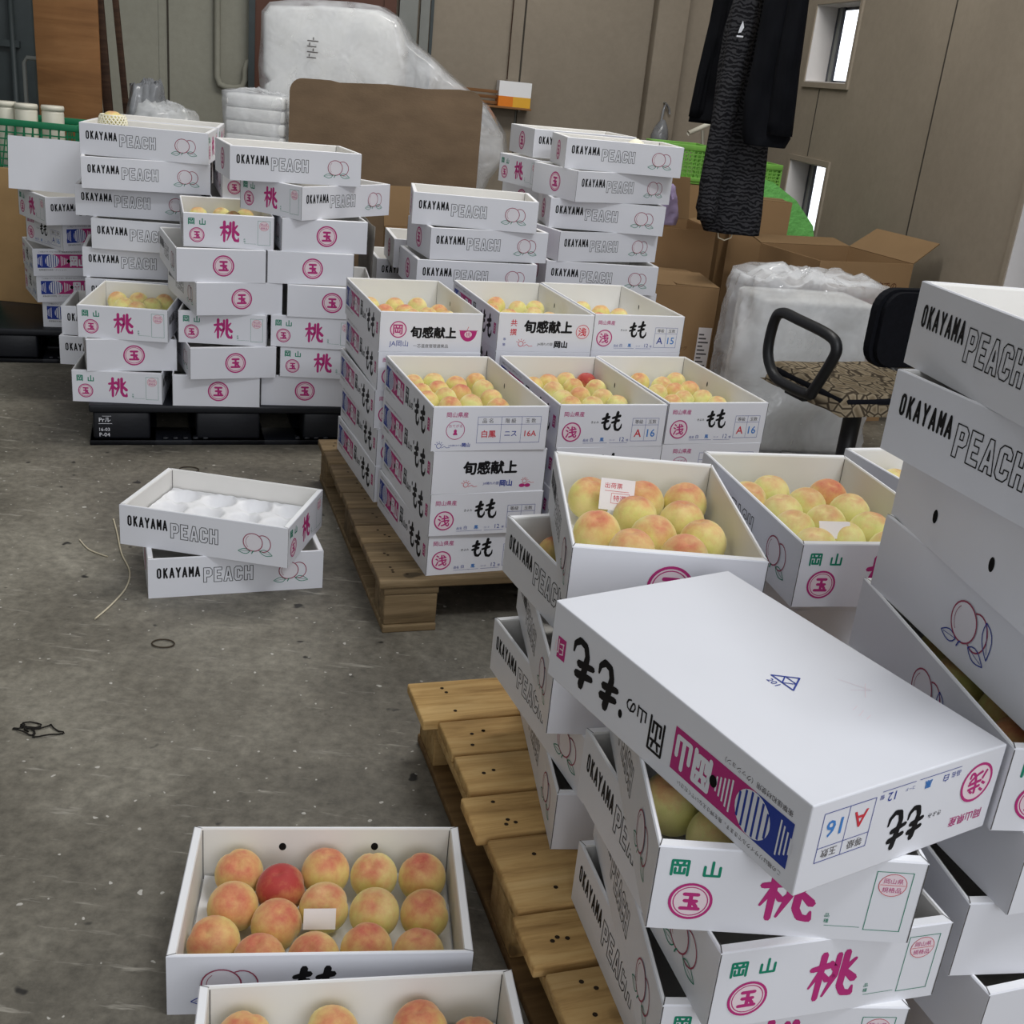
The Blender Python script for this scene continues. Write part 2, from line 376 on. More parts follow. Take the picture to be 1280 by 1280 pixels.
# ------------------------------------------------------------------ printing on faces
class Face:
    """a printable face: origin at its lower corner, u to the reader's right, v up; n outwards"""
    def __init__(s, mb, O, U, V): s.mb = mb; s.O = Vector(O); s.U = Vector(U); s.V = Vector(V); s.N = s.U.cross(s.V)
    k = 0
    def P(s, u, v, l): return s.O + s.U * u + s.V * v + s.N * (.00040 + .00022 * l + .000014 * (s.k % 14))
    def poly(s, pts, mat, l=0): s.k += 1; s.mb.add([s.P(u, v, l) for u, v in pts], [tuple(range(len(pts)))], mat)
    def rect(s, u0, v0, u1, v1, mat, l=0): s.poly([(u0, v0), (u1, v0), (u1, v1), (u0, v1)], mat, l)
    def frame(s, u0, v0, u1, v1, w, mat, l=0):
        s.rect(u0, v0, u1, v0 + w, mat, l); s.rect(u0, v1 - w, u1, v1, mat, l); s.rect(u0, v0, u0 + w, v1, mat, l); s.rect(u1 - w, v0, u1, v1, mat, l)
    def ring(s, cu, cv, ru, rv, w, mat, n=24, l=0, a0=0, a1=2 * pi):
        vs = []; N = n + 1
        for k in range(N):
            t = a0 + (a1 - a0) * k / n
            vs += [s.P(cu + ru * cos(t), cv + rv * sin(t), l), s.P(cu + (ru - w) * cos(t), cv + (rv - w) * sin(t), l)]
        s.mb.add(vs, [(2 * k, 2 * k + 2, 2 * k + 3, 2 * k + 1) for k in range(n)], mat)
    def disc(s, cu, cv, ru, rv, mat, n=20, l=0):
        s.poly([(cu + ru * cos(2 * pi * k / n), cv + rv * sin(2 * pi * k / n)) for k in range(n)], mat, l)
    def stroke(s, pts, mat, l=0, w=None, ends=True):
        """brush stroke through (u, v, width) points"""
        q = [(p[0], p[1], p[2] if len(p) > 2 else w) for p in pts]
        for (x0, y0, w0), (x1, y1, w1) in zip(q, q[1:]):
            d = math.hypot(x1 - x0, y1 - y0)
            if d < 1e-7: continue
            nx, ny = -(y1 - y0) / d, (x1 - x0) / d
            s.poly([(x0 - nx * w0 / 2, y0 - ny * w0 / 2), (x1 - nx * w1 / 2, y1 - ny * w1 / 2), (x1 + nx * w1 / 2, y1 + ny * w1 / 2), (x0 + nx * w0 / 2, y0 + ny * w0 / 2)], mat, l)
        if ends:
            for x, y, ww in q: s.disc(x, y, ww / 2, ww / 2, mat, 6, l)
    def glyph(s, strokes, u, v, w, h, mat, wt, l=0):
        for st in strokes:
            s.stroke([(u + p[0] * w, v + p[1] * h, (p[2] if len(p) > 2 else 1) * wt) for p in st], mat, l)
    def text(s, body, u, v, h=None, w=None, mat='black', off=0, l=0):
        vs, fs, bx = textmesh(body, 0)
        sx = sy = None
        if h: sy = h / (bx[3] - bx[1])
        if w: sx = w / (bx[2] - bx[0])
        sx = sx or sy; sy = sy or sx
        d = off * (bx[3] - bx[1]) * sy * 1.6
        for a, b in (((0, 0),) if not off else ((0, 0), (d, 0), (-d, 0), (0, d), (0, -d))):
            s.k += 1; s.mb.add([s.P(u + (x - bx[0]) * sx + a, v + (y - bx[1]) * sy + b, l) for x, y in vs], fs, mat)
        return (bx[2] - bx[0]) * sx
_TX = {}
def textmesh(body, off=0):
    k = (body, off)
    if k not in _TX:
        cu = bpy.data.curves.new('lettering', 'FONT'); cu.body = body; cu.resolution_u = 2; cu.offset = 0
        o = bpy.data.objects.new('lettering', cu); COL.objects.link(o)
        bpy.context.view_layer.update()
        me = o.evaluated_get(bpy.context.evaluated_depsgraph_get()).to_mesh()
        vs = [(q.co.x, q.co.y) for q in me.vertices]; fs = [tuple(p.vertices) for p in me.polygons]
        bx = (min(x for x, y in vs), min(y for x, y in vs), max(x for x, y in vs), max(y for x, y in vs))
        _TX[k] = (vs, fs, bx)
        COL.objects.unlink(o); bpy.data.objects.remove(o); bpy.data.curves.remove(cu)
    return _TX[k]
MOMO = [[(.02, .68, 1), (.40, .74, 1.2)], [(.22, .98, 1.2), (.21, .02, 1)], [(.21, .62, 1), (.02, .28, .4)], [(.25, .58, .6), (.38, .42, 1.1)],
        [(.55, .95, 1), (.54, .5, 1.1), (.36, .06, .4)], [(.72, .98, 1.2), (.70, .25, 1.2), (.80, .08, 1.2), (.97, .05, 1.1), (.99, .2, .4)],
        [(.41, .80, .7), (.50, .66, 1.1)], [(.39, .40, .5), (.53, .52, .9)], [(.93, .82, .6), (.76, .64, 1.1)], [(.78, .55, 1), (.97, .38, 1.4)]]
GYOKU = [[(.15, .88), (.85, .88)], [(.2, .52), (.8, .52)], [(.04, .1), (.96, .1)], [(.5, .88), (.5, .1)], [(.68, .38), (.82, .22)]]
OKA = [[(.08, .03), (.08, .95), (.92, .95), (.92, .03)], [(.3, .86), (.36, .70)], [(.7, .86), (.64, .70)], [(.2, .66), (.8, .66)], [(.26, .45), (.26, .14), (.74, .14), (.74, .45)], [(.5, .62), (.5, .14)]]
YAMA = [[(.1, .65), (.1, .08), (.9, .08), (.9, .65)], [(.5, .97), (.5, .08)]]
MO = [[(.42, 1, 1.4), (.38, .5, 1), (.42, .14, 1), (.62, .02, 1.1), (.86, .12, 1), (.88, .34, .5)], [(.16, .72, .8), (.72, .78, 1.2)], [(.12, .46, .8), (.68, .52, 1.2)]]
MO2 = [[(.52, 1, 1.7), (.42, .6, 1.7), (.35, .26, 1.5), (.46, .04, 1.5), (.72, .0, 1.4), (.93, .14, 1.1), (.97, .34, .5)], [(.10, .68, 1.3), (.74, .80, 1.7)], [(.06, .42, 1.2), (.68, .54, 1.6)]]
LET = {'O': [[(.08, .18), (.08, .82), (.2, .95), (.34, .95), (.46, .82), (.46, .18), (.34, .05), (.2, .05), (.08, .18)]],
       'K': [[(.08, .03), (.08, .97)], [(.45, .97), (.1, .45)], [(.2, .58), (.47, .03)]],
       'A': [[(.02, .03), (.26, .97), (.5, .03)], [(.12, .3), (.4, .3)]],
       'Y': [[(.02, .97), (.26, .48), (.5, .97)], [(.26, .48), (.26, .03)]],
       'M': [[(.05, .03), (.05, .97), (.28, .35), (.51, .97), (.51, .03)]]}
OUT = {'P': [[(0, 0), (0, 1), (.45, 1), (.6, .85), (.6, .5), (.45, .36), (.22, .36), (.22, 0)], [(.22, .57), (.22, .8), (.38, .8), (.38, .57)]],
       'E': [[(0, 0), (0, 1), (.55, 1), (.55, .8), (.22, .8), (.22, .6), (.48, .6), (.48, .4), (.22, .4), (.22, .2), (.55, .2), (.55, 0)]],
       'A': [[(0, 0), (.22, 1), (.42, 1), (.64, 0), (.42, 0), (.39, .2), (.25, .2), (.22, 0)], [(.28, .38), (.36, .38), (.32, .68)]],
       'C': [[(.6, .65), (.6, .85), (.45, 1), (.15, 1), (0, .85), (0, .15), (.15, 0), (.45, 0), (.6, .15), (.6, .35), (.38, .35), (.38, .22), (.22, .22), (.22, .78), (.38, .78), (.38, .65)]],
       'H': [[(0, 0), (0, 1), (.22, 1), (.22, .62), (.4, .62), (.4, 1), (.62, 1), (.62, 0), (.4, 0), (.4, .4), (.22, .4), (.22, 0)]]}
def leaf(F, u, v, ln, ang, mat, fill=None):
    def R(x, y): return (u + x * cos(ang) - y * sin(ang), v + x * sin(ang) + y * cos(ang))
    a = [R(ln * t, ln * .24 * sin(pi * t ** .8)) for t in [i / 6 for i in range(7)]]
    b = [R(ln * t, -ln * .20 * sin(pi * t ** .9)) for t in [i / 6 for i in range(7)]]
    if fill: F.poly(a + b[::-1][1:-1], fill, 0)
    F.stroke(a, mat, 1, .0016, False); F.stroke(b, mat, 1, .0016, False); F.stroke([R(0, 0), R(ln * .85, 0)], mat, 1, .0008, False)
def peach_drawing(F, u, v, h, leafmat, outline='drawn', flip=False):
    """two overlapping peaches with leaves; u,v = centre of the front one, h = its height"""
    s = -1 if flip else 1
    F.ring(u + s * h * .52, v - h * .02, h * .42, h * .47, .0021, outline, 22, 1)
    F.disc(u, v, h * .52, h * .5, 'white', 22, 2); F.disc(u, v, h * .50, h * .48, 'pale', 22, 3)
    F.ring(u, v, h * .52, h * .5, .0023, outline, 26, 4)
    F.ring(u + h * .06, v, h * .44, h * .42, .001, outline, 12, 4, 2.3, 3.9)
    F.stroke([(u - h * .05, v - h * .62), (u, v - h * .5), (u + h * .06, v - h * .46)], leafmat, 4, .0022)
    leaf(F, u - h * .15, v - h * .5, h * .62, pi + .1, leafmat); leaf(F, u + h * .35, v - h * .45, h * .68, -.22, leafmat)

# ------------------------------------------------------------------ cartons
PL, PWD, PH = .446, .297, .110
ML, MWD, MH = .480, .296, .111
def tray(mb, L, Wd, h, ts, tl, slots=False, floorz=.005):
    """open carton: thick folded short walls (ts), thin long walls (tl)"""
    X, Y = L / 2, Wd / 2; x, y = X - ts, Y - tl; r = .0016
    def ringv(a, b, z): return [(-a, -b, z), (a, -b, z), (a, b, z), (-a, b, z)]
    lv = [ringv(X, Y, 0), ringv(X, Y, h - r), ringv(X - r, Y - r, h), ringv(x + r, y + r, h), ringv(x, y, h - r * 1.6), ringv(x, y, floorz)]
    mt = ['white', 'white', 'edge', 'inner', 'inner']
    for k in range(5):
        a, b = lv[k], lv[k + 1]
        mb.add(a + b, [(i, (i + 1) % 4, 4 + (i + 1) % 4, 4 + i) for i in range(4)], mt[k])
    mb.add(lv[5], [(0, 1, 2, 3)], 'inner'); mb.add(lv[0], [(3, 2, 1, 0)], 'white')
    # folded joints: dark hairlines on the short faces' edges and across the rim corners
    for sx in (-1, 1):
        for sy in (-1, 1):
            e = .0004
            mb.add([(sx * (X + e), sy * (Y - .0002), .001), (sx * (X + e), sy * (Y - .0016), .001), (sx * (X + e), sy * (Y - .0016), h - .002), (sx * (X + e), sy * (Y - .0002), h - .002)],
                   [(0, 1, 2, 3) if sx * sy < 0 else (3, 2, 1, 0)], 'seam')
            p, q = Vector((sx * X * .9996, sy * (Y - .001), h + .0003)), Vector((sx * x, sy * y, h + .0003))
            n = Vector((0, 0, 1)).cross((q - p).normalized()) * .0006
            mb.add([p - n, q - n, q + n, p + n], [(0, 1, 2, 3)], 'seam')
            mb.add([(sx * (x - .0004), sy * (y - .0004), floorz), (sx * (x - .0018), sy * (y - .0003), floorz), (sx * (x - .0018), sy * (y - .0003), h - .004), (sx * (x - .0004), sy * (y - .0004), h - .004)],
                   [(0, 1, 2, 3) if sy > 0 else (3, 2, 1, 0)], 'seam')
            if not sx * sy: pass
    # low tab along the bottom of the long faces
def faces(mb, L, Wd, h):
    X, Y = L / 2, Wd / 2
    return {'-Y': Face(mb, (-X, -Y, 0), (1, 0, 0), (0, 0, 1)), '+Y': Face(mb, (X, Y, 0), (-1, 0, 0), (0, 0, 1)),
            '+X': Face(mb, (X, -Y, 0), (0, 1, 0), (0, 0, 1)), '-X': Face(mb, (-X, Y, 0), (0, -1, 0), (0, 0, 1))}
def inner_dots(mb, L, Wd, ts, tl, sgn, us, v, ru, rv):
    y = Wd / 2 - tl
    F = Face(mb, (-L / 2, y, 0), (1, 0, 0), (0, 0, 1)) if sgn > 0 else Face(mb, (L / 2, -y, 0), (-1, 0, 0), (0, 0, 1))
    for u in us: F.disc(L * (u if sgn > 0 else 1 - u), v, ru, rv, 'hole', 14, 0)

def print_okayama(F, L, h):
    u = .022 * L / .446
    for ch in 'OKAYAMA':
        F.glyph(LET[ch], u, h * .50, .0185, h * .25, 'black', .0043); u += .0158
    u += .004
    for ch in 'PEACH':
        for k, loop in enumerate(OUT[ch]):
            pts = [(u + x * .036, h * .335 + y * h * .375) for x, y in loop]
            F.stroke(pts + [pts[0]], 'black', 0, .0016)
        u += .0262 if ch != 'E' else .0245
    peach_drawing(F, L * .795, h * .53, h * .46, 'green')
def gyoku(F, cu, cv, r, l=0):
    F.disc(cu, cv, r * .97, r * .97, 'pink', 28, l)
    F.ring(cu, cv, r, r, r * .13, 'mag', 32, l + 1); F.ring(cu, cv, r * .8, r * .8, r * .05, 'mag', 28, l + 1)
    F.glyph(GYOKU, cu - r * .44, cv - r * .5, r * .88, r, 'mag', r * .19, l + 1)
def print_momo(F, Wd, h):
    F.glyph(OKA, Wd * .055, h * .665, .021, .0205, 'green', .0031); F.glyph(YAMA, Wd * .175, h * .665, .021, .0205, 'green', .0031)
    gyoku(F, Wd * .15, h * .36, .0245)
    F.glyph(MOMO, Wd * .405, h * .20, Wd * .2, h * .60, 'mag', .0078)
    F.text('品', Wd * .66, h * .27, h=.0055, mat='green'); F.text('種', Wd * .66, h * .20, h=.0055, mat='green')
    F.rect(Wd * .665, h * .165, Wd * .80, h * .165 + .0006, 'green')
    F.frame(Wd * .815, h * .14, Wd * .955, h * .87, .0008, 'green')
    cu, cv, r = Wd * .885, h * .71, h * .145
    F.disc(cu, cv, r, r * .95, 'pink', 18); F.ring(cu, cv, r, r * .95, .0007, 'red', 20, 1)
    F.text('岡山県', cu - r * .68, cv + r * .12, w=r * 1.36, mat='mag', l=1); F.text('規格品', cu - r * .68, cv - r * .62, w=r * 1.36, mat='mag', l=1)
    F.rect(cu - r * .9, cv - .0003, cu + r * .9, cv + .0003, 'red', 1)
def mesh_P(kind='okayama'):
    mb = MB(); tray(mb, PL, PWD, PH, .014, .006); F = faces(mb, PL, PWD, PH)
    if kind == 'okayama':
        print_okayama(F['-Y'], PL, PH); print_okayama(F['+Y'], PL, PH)
    elif kind == 'vents':
        peach_drawing(F['-Y'], PL * .52, PH * .53, PH * .50, 'blue', 'drawn'); leaf(F['-Y'], PL * .615, PH * .72, PH * .42, -1.2, 'blue')
        for u in (.27, .61): F['+Y'].disc(PL * u, PH * .40, .0062, .0095, 'hole', 16)
        inner_dots(mb, PL, PWD, .014, .006, 1, (.39, .73), PH * .40, .0062, .0095)
    elif kind == 'bare': pass
    else:
        peach_drawing(F['-Y'], PL * .175, PH * .52, PH * .52, 'blue', 'drawn')
        F['-Y'].glyph(MO2, PL * .405, PH * .3, .032, PH * .46, 'black', .0065); F['-Y'].glyph(MO2, PL * .48, PH * .28, .034, PH * .48, 'black', .0065)
        for u in (.33, .68):
            F['+Y'].disc(PL * u, PH * .66, .0052, .0078, 'hole', 16)
        inner_dots(mb, PL, PWD, .014, .006, 1, (.33, .68), PH * .66, .0062, .0078)
    if kind != 'bare': print_momo(F['+X'], PWD, PH)
    gyoku(F['-X'], PWD * .52, PH * .5, .0355)
    return mb.data('peach_carton_body')

def print_band(F, L, h):
    """blue and magenta band, brushed lettering and a small seal"""
    a, b, c = L * .035, L * .155, L * .44; v0, v1 = h * .30, h * .80
    F.rect(a, v0, b, v1, 'blue'); F.rect(b, v0, c, v1, 'mag')
    cu, cv, r = L * .155, (v0 + v1) / 2, (v1 - v0) * .49
    F.disc(cu, cv, r, r, 'white', 26, 1)
    for k in range(6):
        x = -r * .8 + k * r * .32; hh = math.sqrt(max(0, r * r - x * x)) * .95
        F.rect(cu + x - .0016, cv - hh, cu + x + .0016, cv + hh, 'blue', 2)
    for k in range(5):
        x0 = L * .068 - k * .0055; hh = r * (.8 - .14 * k); F.rect(x0, cv - hh, x0 + .0022, cv + hh, 'white', 1)
        x1 = L * .225 + k * .006; hh = r * (.75 - .1 * k); F.rect(x1, cv - hh, x1 + .0026, cv + hh, 'white', 1)
    F.glyph(OKA, L * .30, v0 + .007, .030, v1 - v0 - .014, 'white', .0062, 1); F.glyph(YAMA, L * .372, v0 + .007, .028, v1 - v0 - .014, 'white', .0062, 1)
    F.text('この箱はリサイクルできます。角を押さえないでください', L * .045, h * .86, w=L * .36, mat='grey')
    F.text('衝撃緩和材使用（クッション）', L * .045, h * .19, w=L * .22, mat='grey')
    F.glyph(OKA, L * .475, h * .40, .030, h * .42, 'black', .0036); F.text('山の', L * .552, h * .42, h=.020, mat='black', off=.012)
    F.glyph(MO2, L * .675, h * .26, .044, h * .52, 'black', .0070); F.glyph(MO2, L * .785, h * .24, .050, h * .54, 'black', .0070)
    F.disc(L * .655, h * .70, .004, .006, 'hole', 14); F.disc(L * .288, (v0 + v1) / 2, .0062, .0075, 'hole', 16, 3)
    F.rect(L * .925, h * .40, L * .965, h * .68, 'mag'); F.text('印', L * .932, h * .43, h=h * .2, mat='pink', l=1)
def kanji_band(F, u, v, w, mat='black'):
    F.text('旬感献上', u, v, w=w, mat=mat, off=.03)
def sun_mark(F, u, v, s, mat='red'):
    F.ring(u, v, s * .5, s * .5, s * .1, mat, 14)
    for k in range(5):
        t = .3 + k * .6; F.stroke([(u + s * .62 * cos(t), v + s * .62 * sin(t)), (u + s * .9 * cos(t), v + s * .9 * sin(t))], mat, 0, s * .09, False)
    F.stroke([(u + s * .5, v - s * .4), (u + s * 1.1, v - s * .1), (u + s * 1.5, v - s * .4), (u + s * 2.1, v - s * .35)], mat, 0, s * .08)
def table(F, u, v, w, h, cols, head, vals, l=0):
    F.frame(u, v, u + w, v + h, .0008, 'blue', l); F.rect(u, v + h * .70, u + w, v + h * .70 + .0007, 'blue', l)
    x = u
    for i, c in enumerate(cols):
        if i: F.rect(x, v, x + .0007, v + h, 'blue', l)
        F.text(head[i], x + w * c * .2, v + h * .76, w=min(w * c * .6, h * .4), mat='grey', l=l)
        t, m = vals[i]
        if t:
            bx = textmesh(t)[2]; hh = min(h * .33, w * c * .60 * (bx[3] - bx[1]) / (bx[2] - bx[0])); ww = hh * (bx[2] - bx[0]) / (bx[3] - bx[1])
            F.text(t, x + (w * c - ww) / 2, v + h * .35 - hh / 2, h=hh, mat=m, l=l, off=.010)
        x += w * c
def marked(F, u, v, w, ch, mat='mag', l=0, dr=.13):
    F.disc(u, v, w, w, 'pink', 26, l); F.ring(u, v, w, w, w * dr, mat, 30, l + 1)
    F.text(ch, u - w * .6, v - w * .58, h=w * 1.14, mat=mat, l=l + 1, off=.016)
def print_end(F, Wd, h, kind):
    if kind in ('asa', 'asa15', 'asaN'):
        F.text('岡山県産', Wd * .05, h * .72, w=Wd * .18, mat='mag', off=.006)
        marked(F, Wd * .13, h * .36, .0255, '浅')
        F.text('きよみ', Wd * .30, h * .56, w=Wd * .07, mat='black')
        F.glyph(MO2, Wd * .395, h * .42, .026, h * .36, 'black', .0046); F.glyph(MO2, Wd * .485, h * .40, .030, h * .42, 'black', .0046)
        F.text('品名', Wd * .245, h * .13, w=.014, mat='blue')
        F.text('白', Wd * .31, h * .13, h=.010, mat='blue'); F.text('鳳', Wd * .40, h * .13, h=.010, mat='sky', off=.01)
        F.text('コード', Wd * .49, h * .14, w=.014, mat='blue'); F.text('12', Wd * .585, h * .13, h=.011, mat='blue'); F.text('個', Wd * .645, h * .13, h=.006, mat='blue')
        F.rect(Wd * .245, h * .09, Wd * .47, h * .09 + .0007, 'blue'); F.rect(Wd * .49, h * .09, Wd * .66, h * .09 + .0007, 'blue')
        n = {'asa': '16', 'asa15': '15', 'asaN': '16'}[kind]
        table(F, Wd * .685, h * .13, Wd * .25, h * .55, (.5, .5), ('等級', '玉数'), (('A', 'red' if kind == 'asa' else 'blue'), (n, 'sky')))
    elif kind == 'kan':
        F.text('岡山県産', Wd * .12, h * .76, w=Wd * .18, mat='mag', off=.006)
        cu, cv, r = Wd * .20, h * .47, .0235
        F.ring(cu, cv, r, r, .0016, 'mag', 28); F.text('おてがる', cu - r * .7, cv + r * .3, w=r * 1.4, mat='mag')
        F.poly([(cu - .006, cv - .012), (cu + .006, cv - .012), (cu, cv + .003)], 'mag'); F.disc(cu, cv - .002, .004, .004, 'mag', 10)
        sun_mark(F, Wd * .07, h * .12, .013, 'blue'); F.text('JA全農おかやま', Wd * .15, h * .10, w=Wd * .11, mat='blue'); F.text('岡山', Wd * .265, h * .09, h=.010, mat='blue', off=.02)
        table(F, Wd * .385, h * .17, Wd * .55, h * .60, (.37, .32, .31), ('品 名', '階 級', '玉 数'), (('白鳳', 'red'), ('ニス', 'blue'), ('16A', 'red')))
    elif kind == 'shun':
        kanji_band(F, Wd * .27, h * .44, Wd * .47)
        sun_mark(F, Wd * .30, h * .20, .014); F.text('JA晴れの国', Wd * .45, h * .17, w=Wd * .14, mat='blue'); F.text('岡山', Wd * .60, h * .14, h=.016, mat='blue', off=.024)
        sun_mark(F, Wd * .82, h * .24, .012); F.disc(Wd * .80, h * .14, .008, .005, 'mag', 12); F.disc(Wd * .85, h * .14, .008, .005, 'mag', 12)
    elif kind == 'ja':
        marked(F, Wd * .18, h * .56, .0235, '岡', 'mag'); F.text('JA岡山', Wd * .10, h * .11, w=Wd * .18, mat='blue')
        kanji_band(F, Wd * .30, h * .36, Wd * .44)
        F.text('一芯温度管理選果品', Wd * .33, h * .11, w=Wd * .34, mat='grey')
        cu, cv = Wd * .86, h * .52
        F.poly([(cu - .025, cv + .004)] + [(cu + .025 * cos(t), cv + .004 + .03 * sin(t)) for t in [pi + pi * k / 12 for k in range(1, 12)]] + [(cu + .025, cv + .004)], 'mag')
        F.disc(cu, cv - .006, .011, .009, 'pink', 14, 1); F.text('桃', cu - .007, cv - .013, h=.014, mat='mag', l=2)
        F.stroke([(cu - .027, cv + .005), (cu + .027, cv + .005)], 'mag', 1, .0014); F.stroke([(cu - .004, cv + .006), (cu, cv + .016)], 'red', 1, .0012)
    elif kind == 'kyo':
        F.text('共', Wd * .13, h * .66, h=.019, mat='red', off=.01); F.text('撰', Wd * .13, h * .42, h=.019, mat='red', off=.01)
        F.text('等', Wd * .065, h * .28, h=.008, mat='blue'); F.text('階', Wd * .065, h * .14, h=.008, mat='blue')
        kanji_band(F, Wd * .27, h * .50, Wd * .50)
        marked(F, Wd * .885, h * .55, .021, '浅', 'red', 0, .08)
        sun_mark(F, Wd * .25, h * .20, .017); F.text('JA晴れの国', Wd * .42, h * .15, w=Wd * .16, mat='grey'); F.text('岡山', Wd * .60, h * .11, h=.020, mat='black', off=.03)
def mesh_M(kind, closed=False):
    mb = MB(); F = faces(mb, ML, MWD, MH)
    if closed:
        bm = bmesh.new(); bmesh.ops.create_cube(bm, size=1)
        for v in bm.verts: v.co = Vector((v.co.x * ML, v.co.y * MWD, (v.co.z + .5) * MH))
        bmesh.ops.bevel(bm, geom=list(bm.edges), offset=.0018, segments=2, affect='EDGES', profile=.5)
        mb.bm(bm, 'white', None, False)
        B = Face(mb, (-ML / 2, MWD / 2, 0), (1, 0, 0), (0, -1, 0))       # underside, uppermost as it lies
        B.stroke([(.262, .142), (.300, .142), (.281, .170), (.262, .142)], 'blue', 1, .0022)
        B.stroke([(.271, .156), (.291, .156), (.281, .142), (.271, .156)], 'blue', 1, .0016); B.text('201', .268, .128, h=.009, mat='blue', l=1)
        for s in ([(.30, .215), (.335, .235), (.325, .21)], [(.32, .24), (.345, .214)], [(.355, .19), (.36, .178)], [(.365, .19), (.372, .176)], [(.376, .19), (.381, .178)]): B.stroke(s, 'pink', 0, .0007, False)
    else:
        tray(mb, ML, MWD, MH, .007, .006)
        for sg in (-1, 1): inner_dots(mb, ML, MWD, .007, .006, sg, (.66,) if sg < 0 else (.34,), MH * .64, .0032, .0075)
    print_band(F['-Y'], ML, MH); print_band(F['+Y'], ML, MH)
    print_end(F['+X'], MWD, MH, kind); print_end(F['-X'], MWD, MH, 'asaN')
    return mb.data('peach_carton_body')

MESH = {'P': mesh_P(), 'Q': mesh_P('plain'), 'V': mesh_P('vents'), 'N': mesh_P('bare')}
for k in ('asa', 'asa15', 'kan', 'shun', 'ja', 'kyo'): MESH[k] = mesh_M(k)
MESH['LID'] = mesh_M('asa', True)
def liner_mesh(L, Wd):
    mb = MB(); X, Y = L / 2 - .018, Wd / 2 - .010; n, m = 30, 20
    vs = []; fs = []
    for j in range(m + 1):
        for i in range(n + 1):
            x, y = -X + 2 * X * i / n, -Y + 2 * Y * j / m
            e = min(X - abs(x), Y - abs(y)); z = .0062 + .002 * max(0, noise.noise((x * 40, y * 40, 3))) + (.016 if e < .001 else 0) * (0.6 + .4 * noise.noise((x * 25, y * 25, 0)))
            vs.append((x, y, z))
    for j in range(m):
        for i in range(n):
            a = j * (n + 1) + i; fs.append((a, a + 1, a + n + 2, a + n + 1))
    mb.add(vs, fs, 'liner', True); return mb.data('tray_liner')
LINER = {'P': liner_mesh(PL, PWD), 'M': liner_mesh(ML, MWD)}
def cup_tray():
    """moulded tray with a round cup for each fruit"""
    mb = MB(); X, Y = PL / 2 - .018, PWD / 2 - .010; n, m = 72, 46; vs = []; fs = []
    for j in range(m + 1):
        for i in range(n + 1):
            x, y = -X + 2 * X * i / n, -Y + 2 * Y * j / m
            best = 9
            for b in range(3):
                for a in range(4):
                    cx, cy = -X + (a + .5) * 2 * X / 4, -Y + (b + .5) * 2 * Y / 3
                    best = min(best, math.hypot(x - cx, y - cy))
            t = min(1, best / .046); z = .007 + .048 * t ** 2.4 + .003 * noise.noise((x * 60, y * 60, 1))
            vs.append((x, y, z))
    for j in range(m):
        for i in range(n):
            a = j * (n + 1) + i; fs.append((a, a + 1, a + n + 2, a + n + 1))
    mb.add(vs, fs, 'liner', True); return mb.data('cup_tray')

